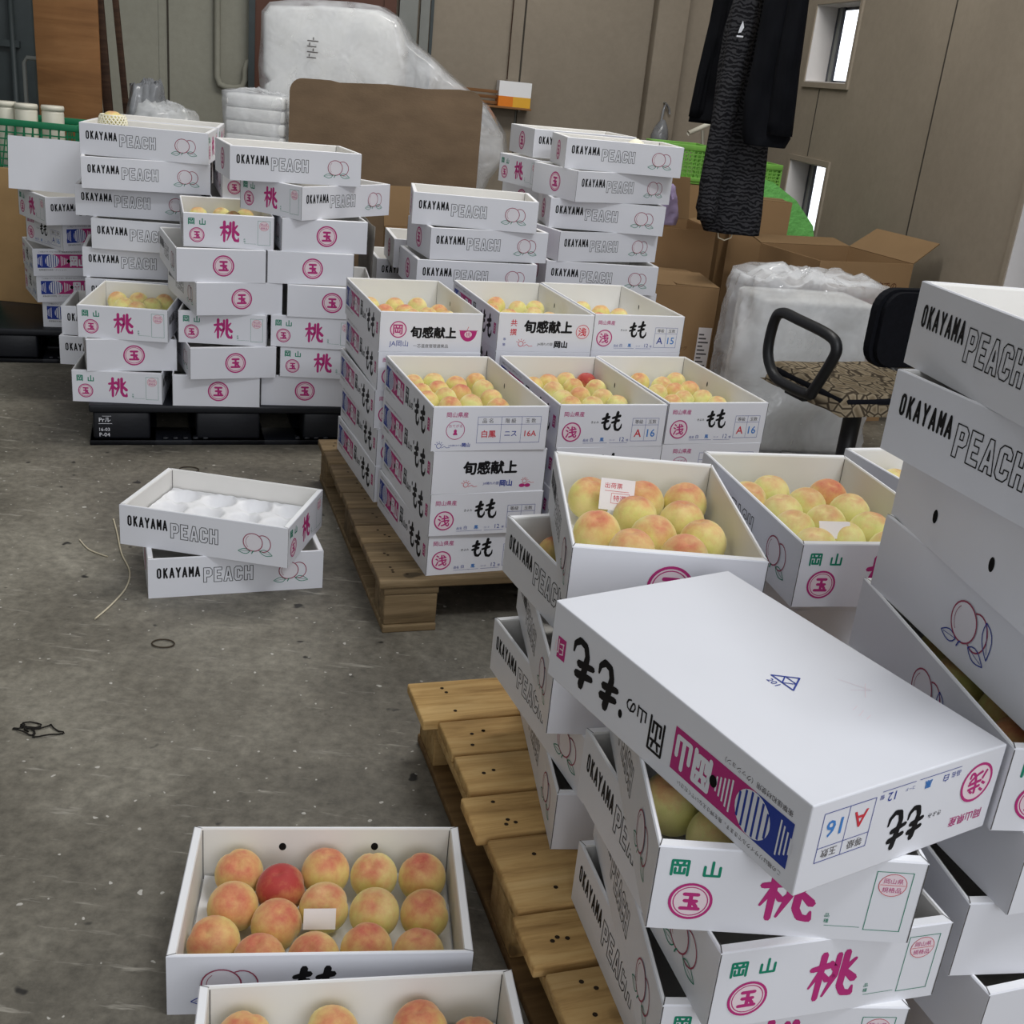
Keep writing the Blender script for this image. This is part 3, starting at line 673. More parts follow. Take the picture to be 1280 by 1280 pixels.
BX = {
'F1':('PL',-0.2336,1.4343,0.0000,0.161),
'F2':('PL',-0.1194,1.1064,0.0000,0.205),
'El':('PL',-0.7494,2.7750,0.0000,0.379),
'Eu':('PL',-0.7616,2.7569,0.1100,-0.100),
'A13':('MW',-0.1593,2.8151,0.4780,0.373),
'A12':('MW',-0.1568,2.8196,0.3670,0.393),
'A11':('MW',-0.1521,2.8206,0.2560,0.380),
'A10':('MW',-0.1571,2.8299,0.1450,0.402),
'A23':('MW',0.1444,2.9451,0.4780,0.361),
'A33':('MW',0.4222,3.0671,0.4780,0.374),
'K14':('MW',-0.3588,3.2947,0.5890,0.364),
'K24':('MW',-0.0392,3.4415,0.5890,0.356),
'K34':('MW',0.2385,3.5641,0.5890,0.355),
'K10':('MW',-0.3588,3.2934,0.1450,0.398),
'B10':('PW',-1.4421,3.9160,0.1450,0.215),
'B11':('PW',-1.4400,3.9348,0.2550,0.408),
'B12':('PW',-1.4108,3.9363,0.3650,0.159),
'B20':('PW',-1.1350,3.9869,0.1450,0.283),
'B21':('PW',-1.1112,3.9650,0.2550,0.467),
'B22':('PW',-1.0978,4.0097,0.3650,0.186),
'B23':('PW',-1.1066,3.9816,0.4750,0.516),
'B24':('PW',-1.1470,3.9665,0.5850,0.436),
'B25':('PW',-1.1095,4.0091,0.6950,0.328),
'B30':('PW',-0.8517,4.1015,0.1450,0.270),
'B31':('PW',-0.7723,4.1041,0.2550,0.208),
'B32':('PW',-0.8019,4.0894,0.3650,0.200),
'B33':('PW',-0.7520,4.0934,0.4750,0.220),
'B34':('PW',-0.8498,4.0933,0.5850,0.335),
'B35':('PW',-0.8176,4.1163,0.6950,0.373),
'B36':('PL',-0.8082,4.1046,0.8050,0.997),
'B37':('PL',-0.9043,4.0557,0.9150,0.435),
'G7':('PL',-1.4766,4.3354,0.9150,0.168),
'G6':('PL',-1.4937,4.3158,0.8050,0.363),
'G5':('PL',-1.5352,4.3848,0.6950,0.273),
'G4':('PL',-1.4480,4.3350,0.5850,0.170),
'G3':('PL',-1.5150,4.3699,0.4750,0.300),
'G2':('PL',-1.4741,4.3243,0.3650,0.170),
'C1a':('PL',-0.2595,4.2303,0.8050,0.150),
'C1b':('PL',-0.2344,4.2256,0.6950,0.398),
'C2a':('PL',0.2532,4.5093,1.0250,0.185),
'C2b':('PL',0.2154,4.5101,0.9150,0.593),
'C2c':('PL',0.2198,4.5222,0.8050,0.173),
'C2d':('PL',0.1890,4.4959,0.6950,0.536),
'C2e':('PL',0.2105,4.4535,0.5850,0.262),
'LID':('MW',0.3226,1.2143,0.5850,0.559),
'nA':('PW',0.3585,1.2488,0.1450,0.280),
'nB':('PW',0.3498,1.2344,0.2550,0.120),
'nC':('PW',0.3471,1.2219,0.3650,0.310),
'nD':('PW',0.3284,1.2245,0.4750,0.058),
'fa':('PW',0.2338,1.7783,0.1450,0.150),
'fb':('PW',0.2118,1.7780,0.2550,0.400),
'fc':('PW',0.2055,1.7792,0.3650,0.140),
'fd':('PW',0.2195,1.7610,0.4750,0.420),
'fe':('PW',0.2282,1.7609,0.5850,0.062),
'E2':('PW',0.5517,1.8855,0.5850,0.234),
'r5':('PW',0.7009,1.3224,0.5850,0.122),
'r6':('PW',0.6938,1.3348,0.4750,0.330),
'r7':('PW',0.6932,1.3356,0.3650,0.180),
'r8':('PW',0.6896,1.3254,0.2550,0.360),
'r4':('PW',0.7203,1.3142,0.6950,0.200),
'r3':('PW',0.7136,1.3057,0.8050,0.130),
'r2':('PW',0.6972,1.2931,0.9150,0.335),
'r1':('PW',0.6899,1.3042,1.0250,0.185),
'E3':('PW',0.8749,2.0298,0.5850,0.350),
'r9':('PW',0.7446,1.3326,0.1450,0.160),
'C1c':('PL',-0.2602,4.1882,0.5850,0.340),
'C3a':('PL',0.0909,4.9286,1.0250,0.361),
'C3b':('PL',0.0693,4.8213,0.9150,0.600),
'S1':('PL',-0.3830,4.6028,0.5850,0.260),
'S2':('PL',-0.4794,4.7853,0.4750,0.300),
'Q5':('PL',-1.9119,4.7846,0.5890,0.760),
'Q4':('ML',-1.9034,4.8755,0.4780,0.900),
'Q3':('ML',-1.9360,4.8406,0.3670,0.550),
'Q2':('ML',-1.9367,4.8549,0.2560,0.570),
'Q1':('ML',-1.8709,4.8516,0.1450,0.300),
'A20':('MW',0.1423,2.9443,0.1450,0.351),
'A30':('MW',0.4243,3.0679,0.1450,0.384),
'A21':('MW',0.1444,2.9451,0.2560,0.361),
'A31':('MW',0.4222,3.0671,0.2560,0.374),
'A22':('MW',0.1444,2.9451,0.3670,0.371),
'A32':('MW',0.4222,3.0671,0.3670,0.364),
'K11':('MW',-0.3548,3.2947,0.2560,0.384),
'K12':('MW',-0.3648,3.2947,0.3670,0.374),
'K13':('MW',-0.3558,3.2947,0.4780,0.354),
'K20':('MW',-0.0392,3.4415,0.1450,0.356),
'K30':('MW',0.2385,3.5641,0.1450,0.355),
'K21':('MW',-0.0392,3.4415,0.2560,0.356),
'K31':('MW',0.2385,3.5641,0.2560,0.355),
'K22':('MW',-0.0392,3.4415,0.3670,0.356),
'K32':('MW',0.2385,3.5641,0.3670,0.355),
'K23':('MW',-0.0392,3.4415,0.4780,0.356),
'K33':('MW',0.2385,3.5641,0.4780,0.355),
'E20':('PW',0.5017,2.0855,0.1450,0.334),
'E30':('PW',0.8749,2.0298,0.1450,0.250),
'E21':('PW',0.5017,2.0855,0.2550,0.134),
'E31':('PW',0.8749,2.0298,0.2550,0.350),
'E22':('PW',0.5017,2.0855,0.3650,0.334),
'E32':('PW',0.8749,2.0298,0.3650,0.250),
'E23':('PW',0.5017,2.0855,0.4750,0.134),
'E33':('PW',0.8749,2.0298,0.4750,0.350),
'G0':('PL',-1.5688,4.2897,0.1450,0.170),
'G1':('PL',-1.5721,4.3147,0.2550,0.220),
'C1l0':('PL',-0.2602,4.1882,0.1450,0.340),
'C1l1':('PL',-0.2602,4.1882,0.2550,0.140),
'C1l2':('PL',-0.2602,4.1882,0.3650,0.340),
'C1l3':('PL',-0.2602,4.1882,0.4750,0.140),
'C2l0':('PL',0.2105,4.4535,0.1450,0.262),
'C2l1':('PL',0.2105,4.4535,0.2550,0.462),
'C2l2':('PL',0.2105,4.4535,0.3650,0.262),
'C2l3':('PL',0.2105,4.4535,0.4750,0.462),
'C3l0':('PL',0.0893,4.8713,0.1450,0.600),
'C3l1':('PL',0.0893,4.8713,0.2550,0.400),
'C3l2':('PL',0.0893,4.8713,0.3650,0.600),
'C3l3':('PL',0.0893,4.8713,0.4750,0.400),
'C3l4':('PL',0.0893,4.8713,0.5850,0.600),
'C3l5':('PL',0.0893,4.8713,0.6950,0.400),
'C3l6':('PL',0.0869,4.8853,0.8050,0.600),
'S2l0':('PL',-0.4794,4.7853,0.1450,0.300),
'S2l1':('PL',-0.4794,4.7853,0.2550,0.330),
'S2l2':('PL',-0.4794,4.7853,0.3650,0.360),
'H0':('PW',-1.1462,4.4850,0.1450,0.350),
'H1':('PW',-1.1954,4.4292,0.2550,0.350),
'H2':('PW',-1.0998,4.5076,0.3650,0.350),
'H3':('PW',-1.0675,4.4978,0.4750,0.350),
'H4':('PW',-1.0460,4.5033,0.5850,0.350),
'H5':('PW',-1.1542,4.4720,0.6950,0.350),
'H6':('PW',-1.1165,4.4781,0.8050,0.350),
'J0':('PL',-1.5858,4.6027,0.1450,0.200),
'J1':('PL',-1.4087,4.7850,0.2550,0.200),
'J2':('PL',-1.5441,4.6491,0.3650,0.200),
'J3':('PL',-1.5226,4.6976,0.4750,0.200),
'J4':('PL',-1.4891,4.6390,0.5850,0.200),
'J5':('PL',-1.5631,4.7564,0.6950,0.200),
'J6':('PL',-1.5688,4.6588,0.8050,0.200),
'J7':('PL',-1.5366,4.6654,0.9150,0.200),
}

PEACHES = {
'F1': (0.0405, [[-0.3919,1.5098],[-0.3152,1.4822],[-0.2512,1.5327],[-0.1695,1.5367],[-0.0883,1.5455],[-0.3805,1.429],[-0.3038,1.4014],[-0.237,1.4485],[-0.1552,1.4479],[-0.0743,1.4581],[-0.3883,1.3479],[-0.3115,1.3203],[-0.2317,1.3376],[-0.1553,1.3662],[-0.0737,1.3661]]),
'F2': (0.0405, [[-0.2958,1.1719],[-0.1787,1.1963],[-0.0552,1.2219],[0.0246,1.2042]]),
'fe': (0.04, [[0.1366,1.8979],[0.2319,1.9032],[0.3113,1.918],[0.2146,1.8244],[0.2955,1.8204],[0.1443,1.7323],[0.1975,1.6674],[0.2385,1.7367],[0.322,1.7387],[0.2834,1.6677]]),
'E2': (0.0385, [[0.4863,2.0253],[0.4316,1.9698],[0.489,1.9176],[0.5442,1.9734],[0.5975,2.0344],[0.622,1.9606],[0.5611,1.8883],[0.4952,1.8404],[0.6368,1.8713],[0.5765,1.8122],[0.5158,1.764],[0.6506,1.7891]]),
'A13': (0.031, [[-0.3028,2.9549],[-0.2503,2.9894],[-0.2724,2.8705],[-0.2302,2.917],[-0.2485,2.8053],[-0.2056,2.8512],[-0.1853,2.7758],[-0.1881,2.9822],[-0.1691,2.9019],[-0.137,3.0397],[-0.113,2.9725],[-0.1354,2.8139],[-0.0852,2.8872],[-0.0636,2.8045]]),
'A23': (0.031, [[0.0221,3.0628],[0.0652,3.1085],[0.1167,3.1495],[0.1753,3.1717],[0.0799,3.0307],[0.1372,3.0878],[0.1056,2.9541],[0.201,3.1015],[0.1546,3.0045],[0.2171,3.0107],[0.1274,2.8952],[0.1856,2.9189],[0.255,2.9608]]),
'A33': (0.031, [[0.3349,3.2395],[0.3991,3.2162],[0.4466,3.2848],[0.3781,3.1246],[0.4316,3.1575],[0.4787,3.1996],[0.4496,3.084],[0.5065,3.1108],[0.412,3.0256],[0.5411,3.0585]]),
'K14': (0.031, [[-0.4962,3.3929],[-0.4367,3.3062],[-0.4223,3.4181],[-0.3813,3.3357],[-0.3571,3.4537],[-0.3102,3.3212],[-0.2836,3.3876],[-0.3532,3.2754],[-0.2506,3.3023]]),
'K24': (0.031, [[-0.1315,3.4836],[-0.1197,3.5996],[-0.0705,3.4263],[-0.0486,3.5746],[0.0034,3.4946],[0.0067,3.6044],[0.0538,3.4469]]),
'K34': (0.031, [[0.1595,3.6848],[0.2209,3.6455],[0.2794,3.6226],[0.2796,3.5042],[0.2098,3.5184]]),
'B12': (0.036, [[-1.5282,4.0842],[-1.4565,4.1022],[-1.4704,3.9948],[-1.3859,4.0406],[-1.3658,4.1167],[-1.4096,3.9498]]),
'B25': (0.035, [[-1.2414,4.132],[-1.1659,4.1664],[-1.1066,4.1053],[-1.0882,4.1981]]),
'nD': (0.04, [[0.2318,1.1556],[0.2817,1.0922]]),
'r5': (0.04, [[0.6157,1.4003],[0.6046,1.3205],[0.6555,1.2577],[0.6336,1.1801]]),
'E3': (0.036, [[0.7658,2.1654]]),
'fd': (0.036, [[0.0868,1.889]]),
}
# ------------------------------------------------------------------ the setting
TH = .19                                    # turn of the building
nr = Vector((cos(TH), sin(TH), 0)); tr = Vector((-sin(TH), cos(TH), 0))   # wall axes: nr towards the window wall, tr towards the back wall
CR, CB = 2.734, 8.130
def room(a, b, z=0): return nr * a + tr * b + Vector((0, 0, z))
mb = MB(); mb.add([(-9, -6, 0), (9, -6, 0), (9, 12, 0), (-9, 12, 0), (-9, -6, -.2), (9, -6, -.2), (9, 12, -.2), (-9, 12, -.2)],
                  [(0, 1, 2, 3), (7, 6, 5, 4), (0, 4, 5, 1), (1, 5, 6, 2), (2, 6, 7, 3), (3, 7, 4, 0)], 'floor')
tag(mb.build('floor'), kind='structure')
RM = Matrix(((nr.x, tr.x, 0, 0), (nr.y, tr.y, 0, 0), (0, 0, 1, 0), (0, 0, 0, 1)))      # room axes -> world
# back wall: one panel of each paint
mb = MB(); mb.box((-6.5, CB, 0), (-.50, CB + .2, 4.2), 'wallA', RM); mb.box((-.50, CB, 0), (CR + .2, CB + .2, 4.2), 'wallB', RM)
for a in (-4.35, -3.45, -1.02, .12, 1.3): mb.box((a, CB - .003, 0), (a + .012, CB, 4.2), 'groove', RM)
mb.box((-1.07, CB - .006, 0), (-1.03, CB, 4.2), 'wallA', RM)
tag(mb.build('wall_back'), kind='structure')
mb = MB(); mb.bbox((2.18, CB - .14, 0), (2.40, CB - .001, 4.2), 'wallB', .01, 2, RM); tag(mb.build('trim_1'), kind='structure')
# window wall with its slit windows
wins = [(6.05, 6.615, 1.445, 1.853), (6.09, 6.615, .615, 1.015), (3.1, 4.20, .55, 1.60)]
mb = MB(); zs = [0, .55, .615, 1.015, 1.445, 1.60, 1.853, 4.2]; bs = [-1.5, 3.1, 4.20, 6.05, 6.09, 6.615, CB]
def ishole(b0, b1, z0, z1):
    return any(w[0] - .001 <= b0 and b1 <= w[1] + .001 and w[2] - .001 <= z0 and z1 <= w[3] + .001 for w in wins)
for i in range(6):
    for j in range(7):
        if not ishole(bs[i], bs[i + 1], zs[j], zs[j + 1]): mb.box((CR, bs[i], zs[j]), (CR + .16, bs[i + 1], zs[j + 1]), 'wallB', RM)
for b_, z0, z1 in ((5.07, 0, 4.2), (6.39, 0, .585), (6.39, 1.05, 1.41), (6.39, 1.89, 4.2), (2.4, 0, 4.2)): mb.box((CR - .002, b_, z0), (CR, b_ + .009, z1), 'groove', RM)
tag(mb.build('wall_right'), kind='structure')
for k, (b0, b1, z0, z1) in enumerate(wins):
    w = bpy.data.objects.new('window_%d' % (k + 1), None); COL.objects.link(w); tag(w, kind='structure')
    mb = MB(); d = .155                       # pale reveal boards
    mb.box((CR - .006, b1 - .006, z0), (CR + d, b1 + .004, z1), 'jamb', RM); mb.box((CR - .006, b0 - .004, z0), (CR + d, b0 + .006, z1), 'jamb', RM)
    mb.box((CR - .006, b0, z0 - .004), (CR + d, b1, z0 + .006), 'jamb', RM); mb.box((CR - .006, b0, z1 - .006), (CR + d, b1, z1 + .004), 'jamb', RM)
    mb.build('window_reveal', w)
    mb = MB(); e = .028
    for lo, hi in (((b0 - e, z0 - e), (b1 + e, z0)), ((b0 - e, z1), (b1 + e, z1 + e)), ((b0 - e, z0), (b0, z1)), ((b1, z0), (b1 + e, z1))):
        mb.box((CR - .012, lo[0], lo[1]), (CR + .001, hi[0], hi[1]), 'wallB', RM)
    mb.build('window_trim', w)
    mb = MB(); f = .02; x0, x1 = CR + .115, CR + .135
    for lo, hi in (((b0, z0), (b1, z0 + f)), ((b0, z1 - f), (b1, z1)), ((b0, z0), (b0 + f, z1)), ((b1 - .045, z0), (b1, z1))): mb.box((x0, lo[0], lo[1]), (x1, hi[0], hi[1]), 'alu', RM)
    mb.box((x0 - .012, b1 - .085, z0), (x0 - .002, b1 - .06, z1), 'steel', RM); mb.box((x0 - .012, b1 - .125, z0), (x0 - .002, b1 - .105, z1), 'alu', RM)
    mb.build('window_frame', w)
    mb = MB(); mb.box((x0 + .008, b0 + f, z0 + f), (x0 + .012, b1 - .045, z1 - f), 'glass', RM); mb.build('window_pane', w)
mb = MB(); mb.box((-4.75, -1.5, 0), (-4.55, CB, 4.2), 'wallA', RM); tag(mb.build('wall_left_unseen'), kind='structure')  # unseen wall, added to shade the far-left stacks
# doors and steel on the back wall
def wall_a(P): return P.dot(nr)
mb = MB(); mb.box((-.47, CB - .07, 0), (.44, CB - .001, 2.6), 'doorbrown', RM); mb.box((-.50, CB - .09, 0), (-.46, CB - .001, 2.6), 'steeldark', RM)
mb.box((.36, CB - .085, 0), (.44, CB - .001, 2.6), 'doorbrown', RM); tag(mb.build('door_1'), kind='structure')
mb = MB(); mb.box((.46, CB - .10, 0), (.58, CB - .001, 4.2), 'steel', RM); mb.box((.60, CB - .06, 0), (.66, CB - .001, 4.2), 'steel', RM); mb.box((.67, CB - .03, 0), (.69, CB - .001, 4.2), 'steeldark', RM)
tag(mb.build('trim_2'), kind='structure')
d2o = bpy.data.objects.new('door_2', None); COL.objects.link(d2o); tag(d2o, kind='structure')
mb = MB(); mb.bbox((-4.2, CB - .09, .55), (-1.82, CB - .001, 2.6), 'steeldark', .01, 2, RM); mb.build('door_panel', d2o)
mb = MB(); mb.tube([RM @ Vector((-1.94, CB - .12, z)) for z in (.6, 1.4, 2.5)], .018, 'steeldark', 8); mb.box((-2.22, CB - .13, 1.18), (-1.90, CB - .09, 1.22), 'steeldark', RM); mb.build('door_latch', d2o)
# conduit pipe with a loop at its foot
P0 = Vector((-2.225, 7.851, 0)); a0 = P0.dot(nr)
pts = [(a0, 2.6), (a0, 1.12), (a0 + .015, 1.075), (a0 + .06, 1.06), (a0 + .12, 1.06), (a0 + .165, 1.075), (a0 + .18, 1.12), (a0 + .18, 1.18), (a0 + .195, 1.225), (a0 + .24, 1.24), (a0 + .30, 1.24), (a0 + .345, 1.225), (a0 + .36, 1.18), (a0 + .36, .4)]
mb = MB(); mb.tube([room(a, CB - .035, z) for a, z in pts], .021, 'wallA', 10); mb.tube([room(a + .01, CB - .014, z) for a, z in pts[:2]], .007, 'wallB', 6)
tag(mb.build('conduit_pipe'), 'grey conduit pipe with a loop, fixed to the grey back wall', 'pipe')

# ------------------------------------------------------------------ pallets
def frame_at(o, yaw, ox, oy): o.location = (ox, oy, 0); o.rotation_euler = (0, 0, yaw)
def nails(mb, x, y0, y1, z, n=3):
    for k in range(n):
        a, b = x + random.uniform(-.02, .02), random.uniform(y0 + .02, y1 - .02)
        mb.add([(a + .004 * cos(t), b + .004 * sin(t), z + .0006) for t in [i * pi / 4 for i in range(8)]], [tuple(range(8))], 'nail')
def wooden_pallet(name, label, O, yaw, rows, width, mat, depth, ragged=.0, top=.145):
    root = thing(name, label, 'pallet', (O[0], O[1], 0), yaw)
    t = .022
    for (y0, y1) in rows:
        mb = MB(); a, b = random.uniform(-ragged, ragged), random.uniform(-.01, .01)
        L = width + b - a; cy = (y0 + y1) / 2
        mb.bbox((0, (y0 - cy), -t), (L, (y1 - cy), 0), mat, .0035, 2)
        for x in (.06, L / 2, L - .06): nails(mb, x, y0 - cy, y1 - cy, 0, random.choice((2, 3, 4)))
        mb.build('deck_board', root, (a, cy, top - random.uniform(.0005, .0015)))
    ys = sorted([rows[0][0], rows[0][1], rows[-1][0], rows[-1][1]]); lo, hi = ys[0], ys[-1]
    for x0 in (.012, width / 2 - .07, width - .152):
        mb = MB(); mb.bbox((x0, lo + .005, .103), (x0 + .10 + .04, hi - .005, top - t - .0016), mat, .002); mb.build('stringer_board', root)
        for y0 in (lo + .006, (lo + hi) / 2 - .06, hi - .126):
            mb = MB(); mb.bbox((x0 + .002, y0, .0202), (x0 + .138, y0 + .12, .1028), mat, .004); mb.build('block', root)
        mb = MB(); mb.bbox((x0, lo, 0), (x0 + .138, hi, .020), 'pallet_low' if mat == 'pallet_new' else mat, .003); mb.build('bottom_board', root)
    return root
rowsA = [(k * .1235 + .001, (k + 1) * .1235 - .010) for k in range(9)]
wooden_pallet('wooden_pallet', 'weathered grey-brown wooden pallet under the carton stacks in the middle of the floor', (-.304, 2.492), .337, rowsA, 1.12, 'pallet_old', 1.1, .004)
rowsD = [(-.147, 0), (-.262, -.153), (-.385, -.272), (-.505, -.397), (-.690, -.517), (-.805, -.698), (-.93, -.82), (-1.05, -.94), (-1.20, -1.06)]
wooden_pallet('wooden_pallet', 'pale yellow wooden pallet with worn boards beside the fruit carton on the floor', (-.162, 2.030), .337, rowsD, 1.30, 'pallet_new', 1.2, .018)
def black_pallet(label, O, yaw, w, d, marks=False):
    root = thing('plastic_pallet', label, 'pallet', (O[0], O[1], 0), yaw)
    mb = MB(); mb.bbox((0, 0, .118), (w, d, .145), 'plastic_black', .006)
    mb.build('deck', root)
    for x0, x1 in ((.012, .20), (w / 2 - .11, w / 2 + .11), (w - .20, w - .012)):
        for y0, y1 in ((.012, .16), (d / 2 - .08, d / 2 + .08), (d - .16, d - .012)):
            mb = MB(); mb.bbox((x0, y0, .0185), (x1, y1, .1175), 'plastic_black', .008)
            if marks and x0 < .1 and y0 < .1:
                F = Face(mb, (x0, y0, .0185), (1, 0, 0), (0, 0, 1))
                F.text('Prル', .02, .063, h=.016, mat='white', off=.01); F.rect(.018, .056, .062, .0575, 'white'); F.rect(.03, .083, .060, .0842, 'white')
                F.text('16-03', .02, .030, w=.034, mat='white', off=.006); F.text('P-04', .02, .010, w=.034, mat='white', off=.006)
            mb.build('block', root)
    mb = MB()
    for x0, x1 in ((0, .22), (w / 2 - .13, w / 2 + .13), (w - .22, w)): mb.bbox((x0, 0, 0), (x1, d, .018), 'plastic_black', .003)
    for y0 in (0, d / 2 - .08, d - .15):
        mb.bbox((0, y0, 0), (w, y0 + .15, .018), 'plastic_black', .003)
        for k in range(9):
            x = .24 + k * .034 if k < 5 else .70 + (k - 5) * .034
            if y0 == 0: mb.bbox((x, .004, .018), (x + .02, .03, .028), 'plastic_black', .006)
    mb.build('bottom_deck', root)
    return root
black_pallet('black plastic pallet with white stencilled codes, under the peach kanji cartons', (-1.475, 3.640), .329, .93, 1.06, True)
black_pallet('black plastic pallet partly hidden under the farthest small carton stack by the tan board'.replace('farthest small', 'small far'), (-2.25, 4.516), .329, .80, .60)
rowsC = [(k * .16 + .002, (k + 1) * .16 - .006) for k in range(7)]
wooden_pallet('wooden_pallet', 'wooden pallet under the tall English-lettered columns behind the middle pallet', (-.50, 4.02), .30, rowsC[:6], 1.05, 'pallet_old', 1.1, .003)

# ------------------------------------------------------------------ cartons
ORD = ['lowest', 'second', 'third', 'fourth', 'fifth', 'sixth', 'seventh', 'eighth', 'ninth']
COLN = {
 'B1': 'bare-floor corner column of the black pallet', 'B2': 'middle front column of the black pallet', 'B3': 'black-pallet front column beside the wooden pallet',
 'G': 'lengthwise column behind the bare-floor corner of the black pallet', 'H': 'column hidden behind the middle front column of the black pallet', 'J': 'rear column behind the lengthwise column on the black pallet',
 'A1': 'front bare-floor corner column of the middle pallet', 'A2': 'middle front column of the middle pallet', 'A3': 'middle-pallet front column beside the office chair',
 'K1': 'rear bare-floor corner column of the middle pallet', 'K2': 'middle rear column of the middle pallet', 'K3': 'rear middle-pallet column facing the brown cartons',
 'C1': 'column behind the middle pallet in front of the dark board', 'C2': 'tallest column behind the middle pallet next to the brown cartons', 'C3': 'column behind the tallest column near the window-wall corner', 'S2': 'low column between the black pallet and the dark board',
 'Q': 'small far stack beside the tan board', 'n': 'column under the closed carton', 'f': 'column behind the closed carton on the pale pallet', 'r': 'tall edge column beside the closed carton',
 'E2': 'column behind the closed carton near the office chair', 'E3': 'column half hidden behind the tall edge column'}
WHAT = {'A': 'white carton with pink peach kanji end', 'B': 'white carton with round pink stamp end', 'l': 'white carton printed in English lettering', 'r': 'white carton printed in English lettering'}
def face_yaw(t, face, yaw):
    return {'A': yaw - pi / 2, 'B': yaw + pi / 2, 'l': yaw, 'r': yaw + pi}[face]
GRP = {'B': 'cartons on the black pallet', 'G': 'cartons on the black pallet', 'H': 'cartons on the black pallet', 'J': 'cartons on the black pallet', 'A': 'cartons on the middle wooden pallet', 'K': 'cartons on the middle wooden pallet',
       'C': 'printed cartons behind the middle pallet', 'S': 'printed cartons behind the middle pallet', 'Q': 'cartons of the small far stack', 'n': 'cartons on the pale pallet', 'f': 'cartons on the pale pallet', 'r': 'cartons on the pale pallet', 'E': 'cartons on the pale pallet', 'F': 'cartons lying on the floor', 'L': 'cartons on the pale pallet'}
FACE = dict(B10='A', B11='B', B12='A', B20='B', B21='B', B22='A', B23='B', B24='B', B25='A', B30='B', B31='A', B32='A', B33='B', B34='B', B35='B', B36='r', B37='l',
            F1='l', F2='l', El='l', Eu='l', nA='B', nB='A', nC='A', nD='A', fa='B', fb='A', fc='B', fd='A', fe='B', E2='A', E3='A', r1='A', r2='A', r3='B', r4='A', r5='A', r6='B', r7='B', r8='B', r9='B',
            A13='A', A12='A', A11='A', A10='A', C2b='l', C2a='l', C3b='r', C3a='l', Q5='r', Q4='l', Q3='l', Q2='l', Q1='l')
KIND = dict(A13='kan', A12='shun', A11='asa', A10='asa', A23='asa', A33='asa', A22='asa15', A32='kan', K14='ja', K24='kyo', K34='asa15', F1='Q', F2='P', r3='V', r4='V', r5='V', r6='N', r7='N', r8='N', r9='N', E23='N', E22='N', E21='N', E20='N', Q4='shun', Q3='asa', Q2='asa15', Q1='asa15')
LAB = dict(F1='open white carton of ripe peaches lying whole on the concrete floor', F2='open white carton of peaches cut by the bottom edge of the photo',
           El='empty white carton flat on the floor under another empty one', Eu='empty white carton with cup tray, set askew on another on the floor',
           LID='closed white carton upside down on top of the open peach cartons', fe='open carton of blushed peaches with a paper slip, behind the closed carton',
           E2='open carton of yellow peaches with pink paper slip, near the office chair', B12='open peach carton third up at the bare-floor corner of the black pallet',
           B25='open peach carton topping the middle front column of the black pallet', B37='topmost English-lettered carton above the black pallet column next to the wooden pallet',
           B36='carton turned cornerwise under the topmost one on the black pallet', G7='topmost long carton over the bare-floor corner, with one netted peach',
           A13='open peach carton marked 16A, topping the front corner of the middle pallet', A23='open peach carton holding one deep red peach, middle front of the middle pallet',
           A33='open peach carton topping the middle pallet next to the office chair', K14='open peach carton with pink bowl emblem, rear bare-floor corner of middle pallet',
           K24='open peach carton with black brushed kanji, middle of the rear row', K34='open peach carton at the rear of middle pallet beside brown cartons',
           C1a='topmost English-lettered carton in front of the dark brown board', C2a='topmost carton of the tallest column, white foam net on its rim',
           nD='peach carton directly under the closed one, green peach showing', nC='peach kanji carton second below the closed carton, turned outward',
           r1='topmost carton of the tall edge column', r2='lettered carton second from the top of the tall edge column', r3='carton with two dark vent holes in the tall edge column',
           r4='carton with blue-leaved peach drawing in the tall edge column', r5='open peach carton of the tall edge column, touching the closed carton',
           E3='carton peeking out between the lettered edge column and the yellow peaches', S1='carton with half-hidden English lettering beside the dark board')
CT = {}
for key, (t, x, y, z, yaw) in BX.items():
    face = FACE.get(key) or ('A' if t[1] == 'W' else 'l')
    kind = 'LID' if key == 'LID' else KIND.get(key, 'P' if t[0] == 'P' else 'asa')
    o = link('peach_carton' if key != 'LID' else 'closed_carton', MESH[kind])
    if key == 'LID':
        o.matrix_world = Matrix.Translation((x, y, z + MH)) @ Matrix.Rotation(yaw - pi / 2, 4, 'Z') @ Matrix.Rotation(pi, 4, 'X')
    else:
        o.location = (x, y, z); o.rotation_euler = (0, 0, face_yaw(t, face, yaw))
    lab = LAB.get(key)
    if not lab:
        c = next(k for k in (key[:2], key[0]) if k in COLN)
        lv = round((z - .145) / (.11 if t[0] == 'P' else .111))
        w = 'plain white carton' if kind == 'N' else WHAT[face] if t[0] == 'P' else 'white peach carton'
        lab = '%s, %s up in the %s' % (w, ORD[lv], COLN[c])
        while len(lab.replace('-', ' ').split()) > 16 and w != 'carton':
            w = {'white peach carton': 'carton'}.get(w, 'white carton' if w != 'white carton' else 'carton'); lab = '%s, %s up in the %s' % (w, ORD[lv], COLN[c])
    tag(o, lab, 'carton', GRP[key[0]])
    CT[key] = o
for k in PEACHES:
    if k in ('nD', 'fd', 'E3', 'r5', 'B12', 'B25', 'F2', 'F1', 'fe', 'E2', 'A13', 'A23', 'A33', 'K14', 'K24', 'K34'): link('tray_liner', LINER[BX[k][0][0]], CT[k])
link('cup_tray', cup_tray(), CT['Eu'])

